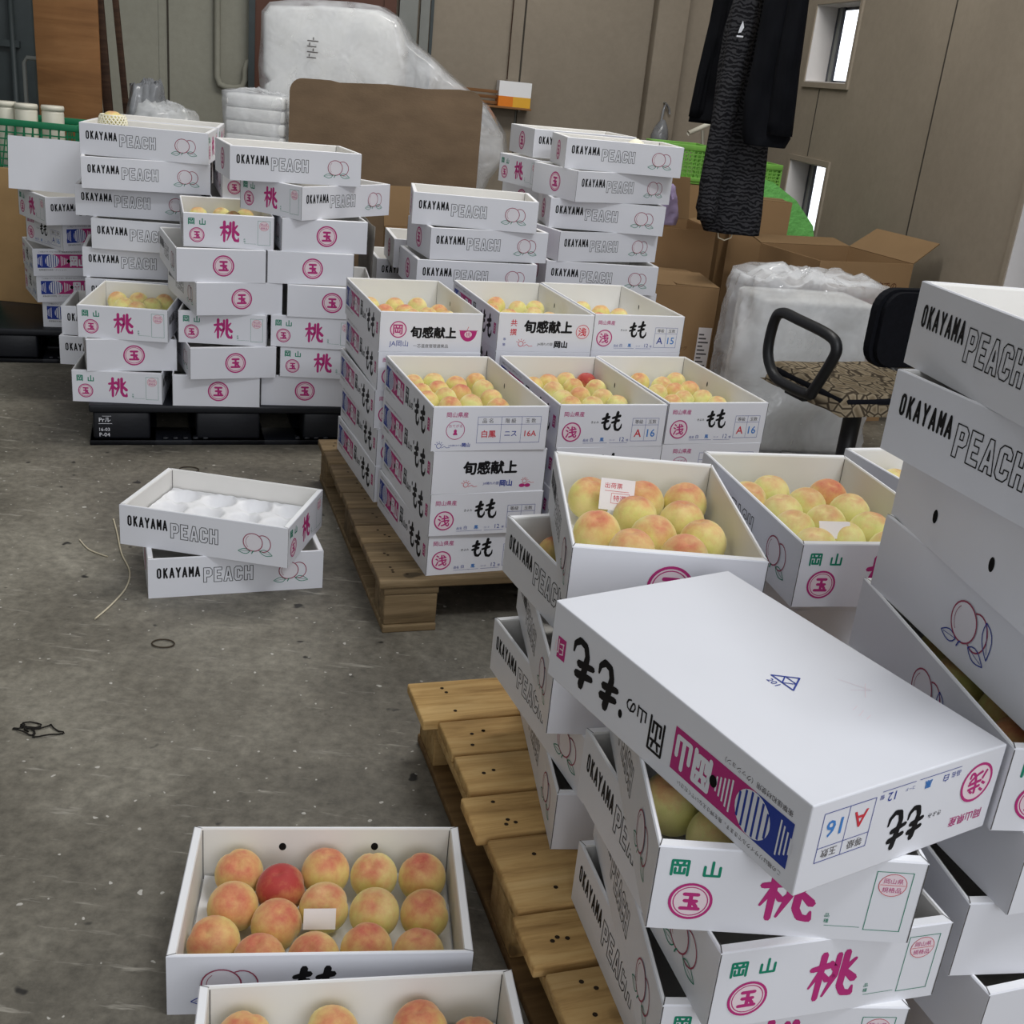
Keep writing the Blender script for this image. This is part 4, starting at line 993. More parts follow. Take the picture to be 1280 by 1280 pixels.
# ------------------------------------------------------------------ peaches
def peach_mesh(mat):
    mb = MB(); n, m = 30, 20; vs = []; fs = []
    for j in range(m + 1):
        t = pi * j / m
        for i in range(n):
            f = 2 * pi * i / n; g = f if f < pi else f - 2 * pi
            r = 1 - .11 * math.exp(-(g / .20) ** 2) * (sin(t) ** .5 if sin(t) > 0 else 0)
            rho = sin(t); z = cos(t)
            zz = z * (.97 if z < 0 else 1.0) - (.14 * math.exp(-(rho / .22) ** 2) if z > 0 else -.08 * math.exp(-(rho / .3) ** 2))
            vs.append((r * rho * cos(f) * 1.0, r * rho * sin(f), zz))
    for j in range(m):
        for i in range(n): fs.append((j * n + i, (j + 1) * n + i, (j + 1) * n + (i + 1) % n, j * n + (i + 1) % n))
    mb.add(vs, fs, mat, True); return mb.data('peach_body')
PM = {k: peach_mesh(k) for k in ('p_red', 'p_mix', 'p_yel', 'p_deep')}
LOOK = {'p_red': 'red-blushed', 'p_mix': 'yellow-red', 'p_yel': 'pale yellow', 'p_deep': 'deep red'}
# what the carton is called, and the end from which its peaches are counted
PB = {'F1': ('floor carton', 'the pale pallet'), 'F2': ('bottom-edge carton', 'the pale pallet'), 'fe': ('slip carton behind the closed one', 'the chair'), 'E2': ('pink-slip carton near the chair', 'the edge column'),
      'A13': ('carton marked 16A', 'the chair'), 'A23': ('middle-pallet front middle carton', 'the chair'), 'A33': ('top carton beside the chair', 'the chair'),
      'K14': ('rear carton with bowl emblem', 'the windows'), 'K24': ('rear middle carton', 'the windows'), 'K34': ('rear carton by brown boxes', 'the windows'),
      'B12': ('black-pallet corner carton', 'the wooden pallet'), 'B25': ('black-pallet top middle carton', 'the wooden pallet'), 'nD': ('carton under the closed one', 'the chair'),
      'r5': ('edge-column carton touching the closed one', 'the wall'), 'E3': ('half-hidden carton by the edge column', 'the wall'), 'fd': ('lettered carton behind the closed one', 'the chair')}
SPEC = {('A23', 3): 'p_deep', ('A13', 8): 'p_red', ('A13', 12): 'p_mix', ('A13', 6): 'p_mix', ('E2', 4): 'p_red', ('F1', 1): 'p_deep', ('F1', 3): 'p_mix', ('F1', 8): 'p_mix', ('F1', 7): 'p_mix', ('A33', 5): 'p_mix', ('nD', 0): 'p_yel', ('r5', 3): 'p_red'}
DEF = {'F1': 'p_red', 'F2': 'p_red', 'fe': 'p_mix', 'E2': 'p_yel', 'r5': 'p_yel', 'nD': 'p_yel', 'fd': 'p_red', 'B12': 'p_yel', 'B25': 'p_yel'}
NTH = ['first', 'second', 'third', 'fourth', 'fifth', 'sixth', 'seventh']
for key, (r, pos) in PEACHES.items():
    t, bx_, by_, bz, yaw = BX[key]
    loc = [(cos(yaw) * (x - bx_) + sin(yaw) * (y - by_), -sin(yaw) * (x - bx_) + cos(yaw) * (y - by_)) for x, y in pos]
    ymax, ymin = max(q[1] for q in loc), min(q[1] for q in loc)
    nrow = max(1, min(4, 1 + round((ymax - ymin) / (1.75 * r)))) if len(pos) > 1 else 1
    row = [0 if nrow == 1 else min(nrow - 1, int((ymax - q[1]) / ((ymax - ymin) + 1e-6) * nrow)) for q in loc]
    RN = {1: [''], 2: ['rear row', 'front row'], 3: ['rear row', 'middle row', 'front row'], 4: ['rear row', 'second row', 'third row', 'front row']}[nrow]
    for i, (x, y) in enumerate(pos):
        mat = SPEC.get((key, i)) or DEF.get(key) or ('p_yel' if random.random() < .62 else 'p_mix')
        o = link('peach', PM[mat]); s = r * (1.0 if i % 3 else .985)
        o.scale = (s, s, s * (1.02 if r > .033 else 1)); o.location = (x, y, bz + .0115 + s)
        o.rotation_euler = (Matrix.Rotation(random.uniform(-.12, .50), 3, 'X') @ Matrix.Rotation(random.uniform(-.25, .25), 3, 'Y') @ Matrix.Rotation(random.uniform(0, 6.28), 3, 'Z')).to_euler()
        same = sorted([j for j in range(len(pos)) if row[j] == row[i]], key=lambda j: -loc[j][0])
        k = same.index(i); box, side = PB[key]
        lab = '%s peach' % LOOK[mat]
        if len(pos) > 1:
            lab += ', %s from %s' % (NTH[k], side)
            if RN[row[i]]: lab += ', %s' % RN[row[i]]
        lab += ', in the %s' % box
        if len(lab.replace('-', ' ').split()) > 16: lab = lab.replace(', in the ', ' of ').replace('from the ', 'from ')
        tag(o, lab, 'peach', 'peaches in the %s' % box)
# paper slips among the fruit
def slip(label, key, u, v, z, w, h, tilt, yaw, lines=()):
    t, bx_, by_, bz, byaw = BX[key]; mb = MB(); mb.box((-w / 2, -.0006, 0), (w / 2, .0006, h), 'paper')
    F = Face(mb, (-w / 2, -.0006, 0), (1, 0, 0), (0, 0, 1))
    for kind, a, b, c, d in lines:
        if kind == 'frame': F.frame(a, b, c, d, .0006, 'red')
        elif kind == 'line': F.rect(a, b, c, b + .0007, 'red')
        else: F.text(kind, a, b, w=c, mat='red')
    o = mb.build('paper_slip'); o.location = (bx_ + cos(byaw) * u - sin(byaw) * v, by_ + sin(byaw) * u + cos(byaw) * v, bz + z); o.rotation_euler = (tilt, 0, byaw + yaw)
    return tag(o, label, 'paper slip')
slip('small blank white paper slip among the peaches of the floor carton', 'F1', -0.0073, -0.0406, .058, .050, .034, -.28, 0)
slip('white paper slip with red print standing among the blushed peaches', 'fe', -.045, .070, .06, .060, .055, -.45, -.08, (('出荷票', .008, .038, .03, 0), ('line', .008, .033, .05, 0), ('frame', .02, .012, .052, .030), ('特選', .024, .016, .022, 0)))
slip('small pink paper slip leaning on the yellow peaches near the chair', 'E2', -.022, -.098, .066, .056, .030, -.55, -.05)
# netted peach and empty net
def foam_net(parent, R, n=16, lo=-.75, hi=.62):
    mb = MB()
    for s in (-1, 1):
        for k in range(n):
            pts = []
            for i in range(9):
                h = lo + (hi - lo) * i / 8; a = 2 * pi * k / n + s * (i / 8) * 1.1; rr = R * math.sqrt(max(.05, 1 - h * h * .75)) + .003
                pts.append((rr * cos(a), rr * sin(a), h * R))
            mb.tube(pts, .0030, 'net', 5, cap=False)
    for h in (lo, hi): mb.tube([((R * math.sqrt(1 - h * h * .75) + .003) * cos(a), (R * math.sqrt(1 - h * h * .75) + .003) * sin(a), h * R) for a in [i * pi / 12 for i in range(24)]], .0028, 'net', 5, closed=True)
    return mb.build('foam_net', parent)
t, gx, gy, gz, gyaw = BX['G7']
pr = thing('netted_peach', 'peach in a cream foam net on the topmost far carton', 'peach', (gx - .125, gy - .045, gz + .049 + .045 + .012), .4)
pk = link('peach_fruit', PM['p_yel'], pr, (0, 0, .004)); pk.scale = (.04, .04, .041)
foam_net(pr, .047, 22)
t, gx, gy, gz, gyaw = BX['C2a']
mb = MB(); mb.lathe([(.052, 0), (.05, .015), (.042, .03), (.026, .041), (.004, .045)], 'net', 20)
o = mb.build('foam_net_pad', None, (gx + .07, gy - .05, gz + .075), (0, 0, 0)); tag(o, 'white foam net pad resting in the topmost carton of the tallest column', 'foam net')
o.location.z = gz + .0055; o.scale = (1, 1, 2.6)

# ------------------------------------------------------------------ loose white lid on the far stack
mb = MB(); tray(mb, .35, .205, .05, .006, .006)
o = mb.build('carton_lid', None, (-1.985, 4.65, .6995 + .1085), (radians(-98), 0, .10))
tag(o, 'plain white carton lid propped up on the small far stack', 'lid')

# ------------------------------------------------------------------ office chair
ch = thing('office_chair', 'black office chair with a leaf-patterned seat cover beside the brown cartons', 'chair', (1.165, 3.865, 0), .40)
mb = MB(); mb.bbox((-.23, -.22, .405), (.23, .23, .455), 'mesh_black', .02, 3); mb.build('seat', ch)
mb = MB(); n = 18; vs = []; fs = []
for j in range(n + 1):
    for i in range(n + 1):
        x, y = -.245 + .49 * i / n, -.235 + .48 * j / n; e = max(abs(x) / .245, abs(y - .005) / .24)
        z = .462 + .006 * noise.noise((x * 9, y * 9, 2)) + (-.055 if e > .985 else 0) - (.012 if e > .93 else 0)
        vs.append((x, y, z))
for j in range(n):
    for i in range(n): a = j * (n + 1) + i; fs.append((a, a + 1, a + n + 2, a + n + 1))
mb.add(vs, fs, 'leaf', True); mb.build('seat_cover', ch)
mb = MB()
def rrect(w, h, r, k=6): return [(sx * (w / 2 - r) + r * cos(a), sz * (h / 2 - r) + r * sin(a)) for sx, sz, a0 in ((1, 1, 0), (-1, 1, pi / 2), (-1, -1, pi), (1, -1, 1.5 * pi)) for a in [a0 + pi / 2 * i / k for i in range(k + 1)]]
for y0, y1, sc in ((-.305, -.285, .94), (-.285, -.255, 1.0)): mb.slab([(x * sc, .70 + z * sc) for x, z in rrect(.46, .25, .07)], y0, y1, 'mesh_black')
mb.build('backrest', ch)
mb = MB(); mb.bbox((-.03, -.34, .39), (.03, -.305, .74), 'chair_black', .008); mb.bbox((-.03, -.34, .385), (.03, -.10, .403), 'chair_black', .006)
mb.tube([(.03, -.322, .70), (.075, -.33, .70)], .018, 'chair_black', 10); mb.build('back_bracket', ch)
for sx in (-1, 1):
    mb = MB(); x = sx * .265
    loop = [(x, .17, .46), (x, .20, .52), (x, .19, .62), (x, .15, .652), (x, .05, .650), (x, -.12, .640), (x, -.17, .615), (x, -.165, .57), (x, -.10, .45), (x, -.07, .425), (x, .10, .425)]
    sm = []
    for i in range(len(loop)):
        p0, p1, p2, p3 = [Vector(loop[(i + k - 1) % len(loop)]) for k in range(4)]
        for q in range(4):
            t = q / 4; sm.append(.5 * ((2 * p1) + (p2 - p0) * t + (2 * p0 - 5 * p1 + 4 * p2 - p3) * t * t + (3 * p1 - p0 - 3 * p2 + p3) * t ** 3))
    mb.tube(sm, .019, 'chair_black', 9, closed=True); mb.bbox((min(x, x - sx * .06), -.05, .392), (max(x, x - sx * .06), .06, .404), 'chair_black', .004); mb.build('armrest', ch)
mb = MB(); mb.tube([(0, 0, .13), (0, 0, .404)], .032, 'chair_black', 14); mb.bbox((-.09, -.10, .375), (.09, .10, .404), 'chair_black', .012); mb.tube([(.05, .05, .385), (.22, .08, .385)], .008, 'chair_black', 8); mb.build('post', ch)
for k in range(5):
    a = k * 2 * pi / 5 + .5; c, s_ = cos(a), sin(a)
    mb = MB(); mb.tube([(0, 0, .125), (.14 * c, .14 * s_, .105), (.29 * c, .29 * s_, .075)], [.032, .026, .020], 'chair_black', 8); lg = mb.build('leg', ch)
    mb = MB(); M4 = Matrix.Translation((.29 * c, .29 * s_, .028)) @ Matrix.Rotation(a + .8, 4, 'Z') @ Matrix.Rotation(pi / 2, 4, 'X')
    for z0 in (-.024, .006): mb.lathe([(.0, z0), (.026, z0), (.028, z0 + .006), (.028, z0 + .012), (.026, z0 + .018), (0, z0 + .018)], 'chair_black', 14, M4)
    mb.tube([(.29 * c, .29 * s_, .03), (.29 * c, .29 * s_, .07)], .009, 'chair_black', 8); mb.build('caster', lg)

# ------------------------------------------------------------------ brown cartons and the film-wrapped block
def kraft_box(label, x, y, rz, w, d, h, flaps, base=0, closed=False, prints=None, tape=False):
    root = thing('brown_carton', label, 'carton', (x, y, base), rz, None); t = .005
    mb = MB(); X, Y = w / 2, d / 2
    for lo, hi in (((-X, -Y, 0), (X, -Y + t, h)), ((-X, Y - t, 0), (X, Y, h)), ((-X, -Y + t, 0), (-X + t, Y - t, h)), ((X - t, -Y + t, 0), (X, Y - t, h)), ((-X + t, -Y + t, 0), (X - t, Y - t, t))): mb.box(lo, hi, 'kraft')
    mb.box((-X + t, -Y + t, h - .003), (-X + t + .0005, Y - t, h), 'kraft_edge')
    if prints: prints(Face(mb, (-X, -Y, 0), (1, 0, 0), (0, 0, 1)), Face(mb, (X, -Y, 0), (0, 1, 0), (0, 0, 1)), w, d, h)
    mb.build('carton_body', root)
    for side, ang, ln in flaps:           # ang: 0 = straight up, 90 = folded out level, -90 = folded in level
        L = w if side in '-+' else d
        mb = MB(); s = .012
        mb.add([(-L / 2, -t / 2, 0), (L / 2, -t / 2, 0), (L / 2 - s, -t / 2, ln), (-L / 2 + s, -t / 2, ln), (-L / 2, t / 2, 0), (L / 2, t / 2, 0), (L / 2 - s, t / 2, ln), (-L / 2 + s, t / 2, ln)],
               [(0, 1, 2, 3), (5, 4, 7, 6), (0, 4, 5, 1), (1, 5, 6, 2), (2, 6, 7, 3), (3, 7, 4, 0)], 'kraft_in')
        if tape and side == '-': mb.box((-.03, -t / 2 - .001, .0), (.03, -t / 2 - .0003, ln), 'paper')
        o = mb.build('flap', root)
        rzs = {'-': 0, '+': pi, 'l': -pi / 2, 'r': pi / 2}[side]
        px, py = {'-': (0, -Y + t / 2), '+': (0, Y - t / 2), 'l': (-X + t / 2, 0), 'r': (X - t / 2, 0)}[side]
        o.location = (px, py, h + .0008); o.rotation_euler = Matrix.Rotation(rzs, 4, 'Z').to_euler()
        o.matrix_local = Matrix.Translation((px, py, h + .0008)) @ Matrix.Rotation(rzs, 4, 'Z') @ Matrix.Rotation(radians(ang), 4, 'X')
    return root
def pr_text(F, G, w, d, h):
    F.text('ハウス内での', w * .42, h * .84, w=w * .44, mat='kink', off=.01); F.text('使用に際して', w * .46, h * .74, w=w * .40, mat='kred', off=.012); F.text('取扱注意', w * .5, h * .62, w=w * .25, mat='kink')
def pr_label(F, G, w, d, h):
    F.text('ナースバッグ', w * .42, h * .52, w=w * .30, mat='kink'); F.frame(w * .36, h * .36, w * .80, h * .45, .002, 'kink'); F.text('サンプル用', w * .42, h * .38, w=w * .26, mat='kink'); F.text('10KG 100', w * .42, h * .30, w=w * .28, mat='kink')
    F.rect(w * .825, h * .34, w * .985, h * .70, 'paper')
    for k in range(9): F.rect(w * .84, h * (.40 + .03 * k), w * (.96 - .03 * (k % 3)), h * (.412 + .03 * k), 'grey', 1)
    F.rect(w * .84, h * .36, w * .96, h * .38, 'black', 1)
def pr_slot(F, G, w, d, h):
    F.disc(w * .30, h * .86, .022, .009, 'kraft_edge', 14); F.rect(w * .12, h * .5, w * .4, h * .505, 'kink')
kraft_box('closed brown carton with a white shipping label beside the film-wrapped block', .545, 4.985, .24, .38, .44, .565, [('l', -92, .19), ('r', -88, .19), ('-', -84, .225), ('+', -86, .225)], prints=pr_label)
kraft_box('open brown carton with raised flaps behind the tallest carton column', .56, 5.50, .22, .42, .40, .74, [('r', 78, .20), ('+', 8, .2)], prints=pr_slot)
kraft_box('open brown carton with Japanese print standing by the window wall', 1.326, 5.157, .42, .50, .45, .72, [('+', 80, .12), ('r', 56, .16)], prints=pr_text)
kraft_box('tall closed brown carton behind the hanging clothes', 1.07, 5.845, .10, .29, .18, .865, [('-', -91, .085), ('+', -90, .085)])
kraft_box('brown carton with white tape tipped open behind the black pallet', -.50, 5.35, .5, .36, .36, .60, [('-', 120, .17), ('r', 30, .2), ('+', 20, .19)], tape=True)
kraft_box('small brown carton under the lime green crate', .70, 6.45, .19, .36, .34, .86, [('-', -90, .16), ('+', -89, .16)])
# film-wrapped white block
fb = thing('wrapped_block', 'clear film wrapped around a white foam block behind the office chair', 'packaging', (1.085, 4.54, 0), .24)
mb = MB(); mb.bbox((-.24, -.14, .003), (.24, .14, .62), 'foam', .02, 3); mb.build('foam_block', fb)
def crumple(w, d, z0, z1, nz, n, amp, seed, top=True, taper=0, mat='film2'):
    vs = []; fs = []; mb = MB()
    for j in range(nz + 1):
        z = z0 + (z1 - z0) * j / nz
        for i in range(n):
            a = 2 * pi * i / n; c, s_ = cos(a), sin(a); k = 1 / max(abs(c) ** 4 + abs(s_) ** 4, .01) ** .25
            q = amp * (noise.noise((c * 3 + seed, s_ * 3, z * 7)) + .6 * noise.noise((c * 8, s_ * 8 + seed, z * 16)) + .3 * noise.noise((c * 19, s_ * 19, z * 34 + seed)))
            r = 1 - taper * (j / nz) ** 2
            vs.append((w / 2 * k * c * r + c * q, d / 2 * k * s_ * r + s_ * q, z + (amp * noise.noise((c * 5, s_ * 5, seed)) if j == nz else 0)))
    for j in range(nz):
        for i in range(n): fs.append((j * n + i, j * n + (i + 1) % n, (j + 1) * n + (i + 1) % n, (j + 1) * n + i))
    if top:
        m = 6; base = nz * n
        for q in range(1, m + 1):
            o = len(vs)
            for i in range(n):
                x, y, z = vs[base + i]; f = 1 - q / (m + .4)
                vs.append((x * f, y * f, z + .02 * q / m + amp * 1.3 * noise.noise((x * f * 9 + seed, y * f * 9, q * .7))))
            for i in range(n):
                p = base + i if q == 1 else o - n + i; p2 = base + (i + 1) % n if q == 1 else o - n + (i + 1) % n
                fs.append((p, p2, o + (i + 1) % n, o + i))
        fs.append(tuple(len(vs) - n + i for i in range(n)))
    mb.add(vs, fs, mat, True); return mb
crumple(.64, .42, .02, .69, 18, 72, .034, 3, True, .10).build('plastic_film', fb)

# ------------------------------------------------------------------ clothes on the wall side
def garment(name, prof, y, mat, nfold, depth, seed):
    """hanging cloth: (z, x left, x right) rows become a folded tube"""
    mb = MB(); n = 56; vs = []; fs = []
    for j, (z, x0, x1) in enumerate(prof):
        cx, w = (x0 + x1) / 2, (x1 - x0) / 2
        for i in range(n):
            a = 2 * pi * i / n
            f = 1 + .10 * sin(nfold * a + seed + .4 * j) + .06 * noise.noise((cos(a) * 2, sin(a) * 2, z * 4 + seed))
            vs.append((cx + w * cos(a), depth * sin(a) * f * (.7 + .3 * j / len(prof)) + .006 * noise.noise((cos(a) * 5, z * 12, seed)), z))
    for j in range(len(prof) - 1):
        for i in range(n): fs.append((j * n + i, j * n + (i + 1) % n, (j + 1) * n + (i + 1) % n, (j + 1) * n + i))
    fs.append(tuple(range(n))); fs.append(tuple((len(prof) - 1) * n + i for i in range(n)))
    mb.add(vs, fs, mat, True); return mb
def dense(rows, k=5):
    out = []
    for (a, b) in zip(rows, rows[1:]):
        for i in range(k): out.append(tuple(a[q] + (b[q] - a[q]) * i / k for q in range(3)))
    return out + [rows[-1]]
YC = 4.95; kx = YC / 4.7
def cz(z): return HCAM + (z - HCAM) * kx
def cg(rows): return dense([(cz(z), a * kx, b * kx) for z, a, b in rows])
rail = thing('garment_rail', 'steel rail above the hanging clothes near the wall corner', 'rail', (0, YC + .02, 0))
mb = MB(); mb.tube([(.3, 0, 2.42), (1.55, 0, 2.42)], .014, 'steel', 10); mb.build('rail_bar', rail)
for x in (.32, 1.53):
    mb = MB(); mb.tube([(x, 0, 2.42), (x, 0, 4.1)], .008, 'steel', 8); mb.build('rail_hanger', rail)
def hook(root, x, y, z):
    mb = MB(); mb.tube([(x, y, z - .06), (x, y, 2.36), (x + .01, y, 2.405), (x + .004, y, 2.437), (x - .018, y, 2.435), (x - .026, y, 2.41)], .004, 'steel', 6); mb.build('hanger_hook', root)
g1 = thing('black_jacket', 'plain black jacket hanging furthest from the window wall, behind the zebra garment', 'clothing', (0, YC + .23, 0))
garment('j', cg([(2.02, .66, .78), (1.95, .62, .84), (1.60, .595, .84), (1.42, .575, .82), (1.30, .565, .80), (1.215, .558, .78)]), 0, 'coat', 5, .055, 1).build('jacket_body', g1)
garment('s', cg([(1.95, .60, .68), (1.6, .585, .665), (1.4, .566, .65), (1.235, .556, .638)]), 0, 'coat', 2, .045, 2).build('sleeve', g1); hook(g1, .72 * kx, 0, 2.02)
g2 = thing('zebra_garment', 'black and grey zebra-striped long garment hanging between two black jackets', 'clothing', (0, YC - .02, 0))
mb = garment('z', cg([(2.05, .66, .74), (1.664, .634, .80), (1.57, .617, .82), (1.43, .614, .84), (1.18, .623, .857), (1.0, .617, .87), (.90, .61, .88), (.815, .655, .882)]), 0, 'zebra', 6, .06, 5)
mb.build('garment_body', g2)
mb = garment('z', cg([(1.92, .64, .72), (1.62, .625, .735), (1.4, .622, .72), (1.2, .612, .70), (1.0, .604, .69), (.86, .615, .69)]), 0, 'zebra', 3, .05, 8); sl = mb.build('sleeve', g2, (0, -.055, 0))
mb = MB(); F = Face(mb, (.655 * kx, -.118, cz(1.55)), (1, 0, 0), (0, 0, 1)); F.poly([(.0, .0), (.012, .004), (.020, .022), (.012, .046), (.004, .022)], 'white'); F.rect(-.004, -.014, .022, -.008, 'white', 0); mb.build('chest_mark', g2)
mb = MB(); mb.tube([(.71 * kx, -.03, cz(.82)), (.715 * kx, -.035, cz(.795)), (.74 * kx, -.036, cz(.787)), (.765 * kx, -.035, cz(.80)), (.77 * kx, -.03, cz(.82))], .003, 'string', 6); mb.build('drawstring', g2); hook(g2, .74 * kx, 0, 2.04)
g3 = thing('black_jacket', 'black jacket hanging in front of the zebra garment, toward the window wall', 'clothing', (0, YC - .20, 0))
garment('j', cg([(2.05, .76, .84), (1.95, .73, .87), (1.66, .722, .872), (1.46, .717, .88), (1.32, .707, .893), (1.20, .72, .905), (1.165, .735, .89)]), 0, 'coat', 5, .06, 12).build('jacket_body', g3)
garment('s', cg([(1.93, .80, .87), (1.66, .80, .875), (1.45, .795, .885), (1.21, .80, .90)]), 0, 'coat', 3, .05, 15).build('sleeve', g3, (0, -.05, 0)); hook(g3, .80 * kx, 0, 2.05)

# ------------------------------------------------------------------ crates, bags and tools by the window corner
def crate(label, x, y, z, rz, w, d, h, mat, group=None, n=10, m=4):
    root = thing('mesh_crate', label, 'crate', (x, y, z), rz, group); X, Y = w / 2, d / 2
    mb = MB(); mb.bbox((-X + .004, -Y + .004, 0), (X - .004, Y - .004, .012), mat, .003); mb.build('crate_floor', root)
    for side in range(4):
        mb = MB(); L = w if side % 2 == 0 else d - .02; a = -L / 2
        mb.bbox((a, -.006, h - .03), (a + L, .006, h), mat, .003); mb.bbox((a, -.006, .0125), (a + L, .006, .035), mat, .003)
        for i in range(n + 1):
            x0 = a + (L - .01) * i / n; mb.box((x0, -.003, .03), (x0 + (.01 if i in (0, n) else .006), .003, h - .02), mat)
        for j in range(1, m + 1):
            z0 = .03 + (h - .06) * j / (m + 1); mb.box((a, -.0025, z0), (a + L, .0025, z0 + .006), mat)
        for i in range(n):
            x0 = a + L * i / n; mb.add([(x0, 0, .03), (x0 + .006, 0, .03), (x0 + L / n, 0, h - .03), (x0 + L / n - .006, 0, h - .03)], [(0, 1, 2, 3)], mat)
        o = mb.build('crate_side', root)
        o.location = [(0, -Y + .006, 0), (X - .006, 0, 0), (0, Y - .006, 0), (-X + .006, 0, 0)][side]; o.rotation_euler = (0, 0, side * pi / 2)
    return root
crate('lime green mesh crate on a small brown carton behind the hanging clothes', .70, 6.45, .866, .19, .30, .28, .20, 'crateL', None, 12, 6)
kraft_box('brown carton under the second lime crate by the slit window', 1.16, 6.66, .19, .30, .28, .84, [('-', -90, .13), ('+', -89, .13)])
crate('lime green mesh crate on a brown carton next to the low slit window', 1.16, 6.66, .846, .19, .26, .22, .15, 'crateL', None, 10, 4)
mb = MB(); poly = [(-.19, 0), (.16, 0), (.18, .3), (.185, .66), (.165, .74), (.05, .86), (-.09, .94), (-.19, .96)]
bm = bmesh.new(); mb.slab(poly, -.025, .025, 'netG')
o = recalc(mb.build('green_foam_sheet', None, (1.245, 6.0, 0), (radians(-2), 0, .19))); tag(o, 'thick green foam sheet with a sloping top below the low slit window', 'foam sheet')
bg_ = thing('lilac_bag', 'pale lilac plastic bag lying on a brown carton beside the tallest column', 'bag', (.52, 5.46, .742), .2)
crumple(.20, .17, 0, .17, 12, 40, .022, 9, True, .25, 'lilac').build('bag_film', bg_)
mb = MB(); mb.tube([(-.03, -.1, .13), (-.01, -.11, .155), (.03, -.1, .15), (.05, -.09, .12)], .009, 'lilac', 7); mb.build('bag_handle', bg_)
st = thing('t_handled_tool', 'pale T-handled pole leaning behind the hanging clothes', 'tool', (0, 0, 0))
mb = MB(); mb.tube([(1.14, 7.6, 0), (.98, 7.75, 1.10)], .011, 'bottle', 8); mb.build('pole', st)
mb = MB(); mb.tube([(.885, 7.70, 1.075), (1.045, 7.80, 1.155)], .016, 'bottle', 8); mb.build('grip', st)
hg = thing('hanging_scoop', 'grey plastic scoop hanging from a hook on the wall pilaster', 'scoop', tuple(room(2.29, CB - .19, 1.0)), TH)
mb = MB(); mb.lathe([(.012, .13), (.028, .11), (.05, .07), (.062, .02), (.055, -.03), (.03, -.06), (.006, -.066)], 'sack', 18, Matrix.Rotation(.1, 4, 'Y')); mb.build('scoop_bowl', hg)
mb = MB(); mb.tube([(0, 0, .12), (.005, .0, .20), (.02, .01, .235), (.05, .02, .20), (.06, .03, .17)], .008, 'sack', 7); mb.tube([(.015, .05, .24), (.015, .0, .235)], .005, 'steel', 6); mb.build('scoop_handle', hg)

# ------------------------------------------------------------------ dark board and the wrapped foam bundles in front of the brown door
bo = thing('dark_board', 'large dark brown board with rounded corners leaning against the wrapped foam', 'board', (-.885, 6.30, 0), .04)
mb = MB(); pts = []
for x, z in [(-.51, 0)] + [(-.51 + .07 - .07 * cos(a), 1.13 + .07 * sin(a)) for a in [pi / 2 * i / 6 for i in range(7)]] + [(-.3, 1.203), (-.25, 1.196), (.0, 1.212), (.2, 1.208), (.38, 1.222)] + [(.44 + .07 * sin(a), 1.15 + .07 * cos(a)) for a in [pi / 2 * i / 6 for i in range(7)]] + [(.51, 0)]: pts.append((x, z))
mb.slab(pts, -.014, .014, 'boardbrown'); recalc(mb.build('board_panel', bo))
fo = thing('foam_bundle', 'tall film-wrapped bundle of white foam sheets behind the dark board', 'packaging', (0, 6.75, 0))
def puffy(outline, d, mat, seed, amp=.02, n=10):
    """closed outline in XZ swollen along Y"""
    mb = MB(); N = len(outline); vs = []; fs = []
    cx = sum(p[0] for p in outline) / N; cz_ = sum(p[1] for p in outline) / N
    prof = [(-d / 2, .90), (-d / 2 + .012, .955), (-d / 2 + .05, 1.0), (d / 2 - .05, 1.0), (d / 2 - .012, .955), (d / 2, .90)]
    for y, s_ in prof:
        for x, z in outline:
            q = amp * noise.noise((x * 6 + seed, y * 4, z * 6)); vs.append((cx + (x - cx) * (s_ + q), y, max(.001, cz_ + (z - cz_) * (s_ + q))))
    for j in range(len(prof) - 1):
        for i in range(N): fs.append((j * N + i, j * N + (i + 1) % N, (j + 1) * N + (i + 1) % N, (j + 1) * N + i))
    for j, rev in ((0, True), (len(prof) - 1, False)):
        prev = [j * N + i for i in range(N)]
        for k in range(1, 5):
            f = 1 - k / 4.6; o = len(vs)
            for i in range(N):
                x, y, z = vs[j * N + i]; nx, nz = cx + (x - cx) * f, cz_ + (z - cz_) * f
                vs.append((nx, y + (-1 if rev else 1) * (.012 * k / 4) + amp * .8 * noise.noise((nx * 5 + seed, 3, nz * 5)), nz))
            cur = [o + i for i in range(N)]
            for i in range(N): fs.append((prev[i], prev[(i + 1) % N], cur[(i + 1) % N], cur[i]))
            prev = cur
        fs.append(tuple(prev))
    mb.add(vs, fs, mat, True); return mb
def densep(P, k=4):
    return [(a[0] + (b[0] - a[0]) * i / k, a[1] + (b[1] - a[1]) * i / k) for a, b in zip(P, P[1:] + P[:1]) for i in range(k)]
recalc(puffy(densep([(-1.60, .95), (-1.615, 1.13), (-1.58, 1.155), (-1.62, 1.2), (-1.625, 1.50), (-1.59, 1.545), (-1.3, 1.57), (-1.0, 1.575), (-.92, 1.53), (-.86, 1.40), (-.86, 1.0)]), .36, 'foam', 3).build('foam_sheets', fo))
mb = MB(); mb.bbox((-1.36, -.16, .002), (-.9, .16, .94), 'foam', .03, 3); mb.build('foam_base', fo)
recalc(puffy(densep([(-1.63, .95), (-1.645, 1.52), (-1.6, 1.57), (-1.3, 1.595), (-1.0, 1.60), (-.90, 1.555), (-.83, 1.44), (-.70, 1.36), (-.50, 1.22), (-.38, 1.14), (-.27, 1.0), (-.24, .86), (-.33, .76), (-.38, .5), (-.45, .05), (-.8, .03), (-.85, .9)]), .42, 'film2', 8, .035).build('plastic_film', fo))
mb = MB(); F = Face(mb, (-1.36, -.232, 1.30), (1, 0, 0), (0, 0, 1))
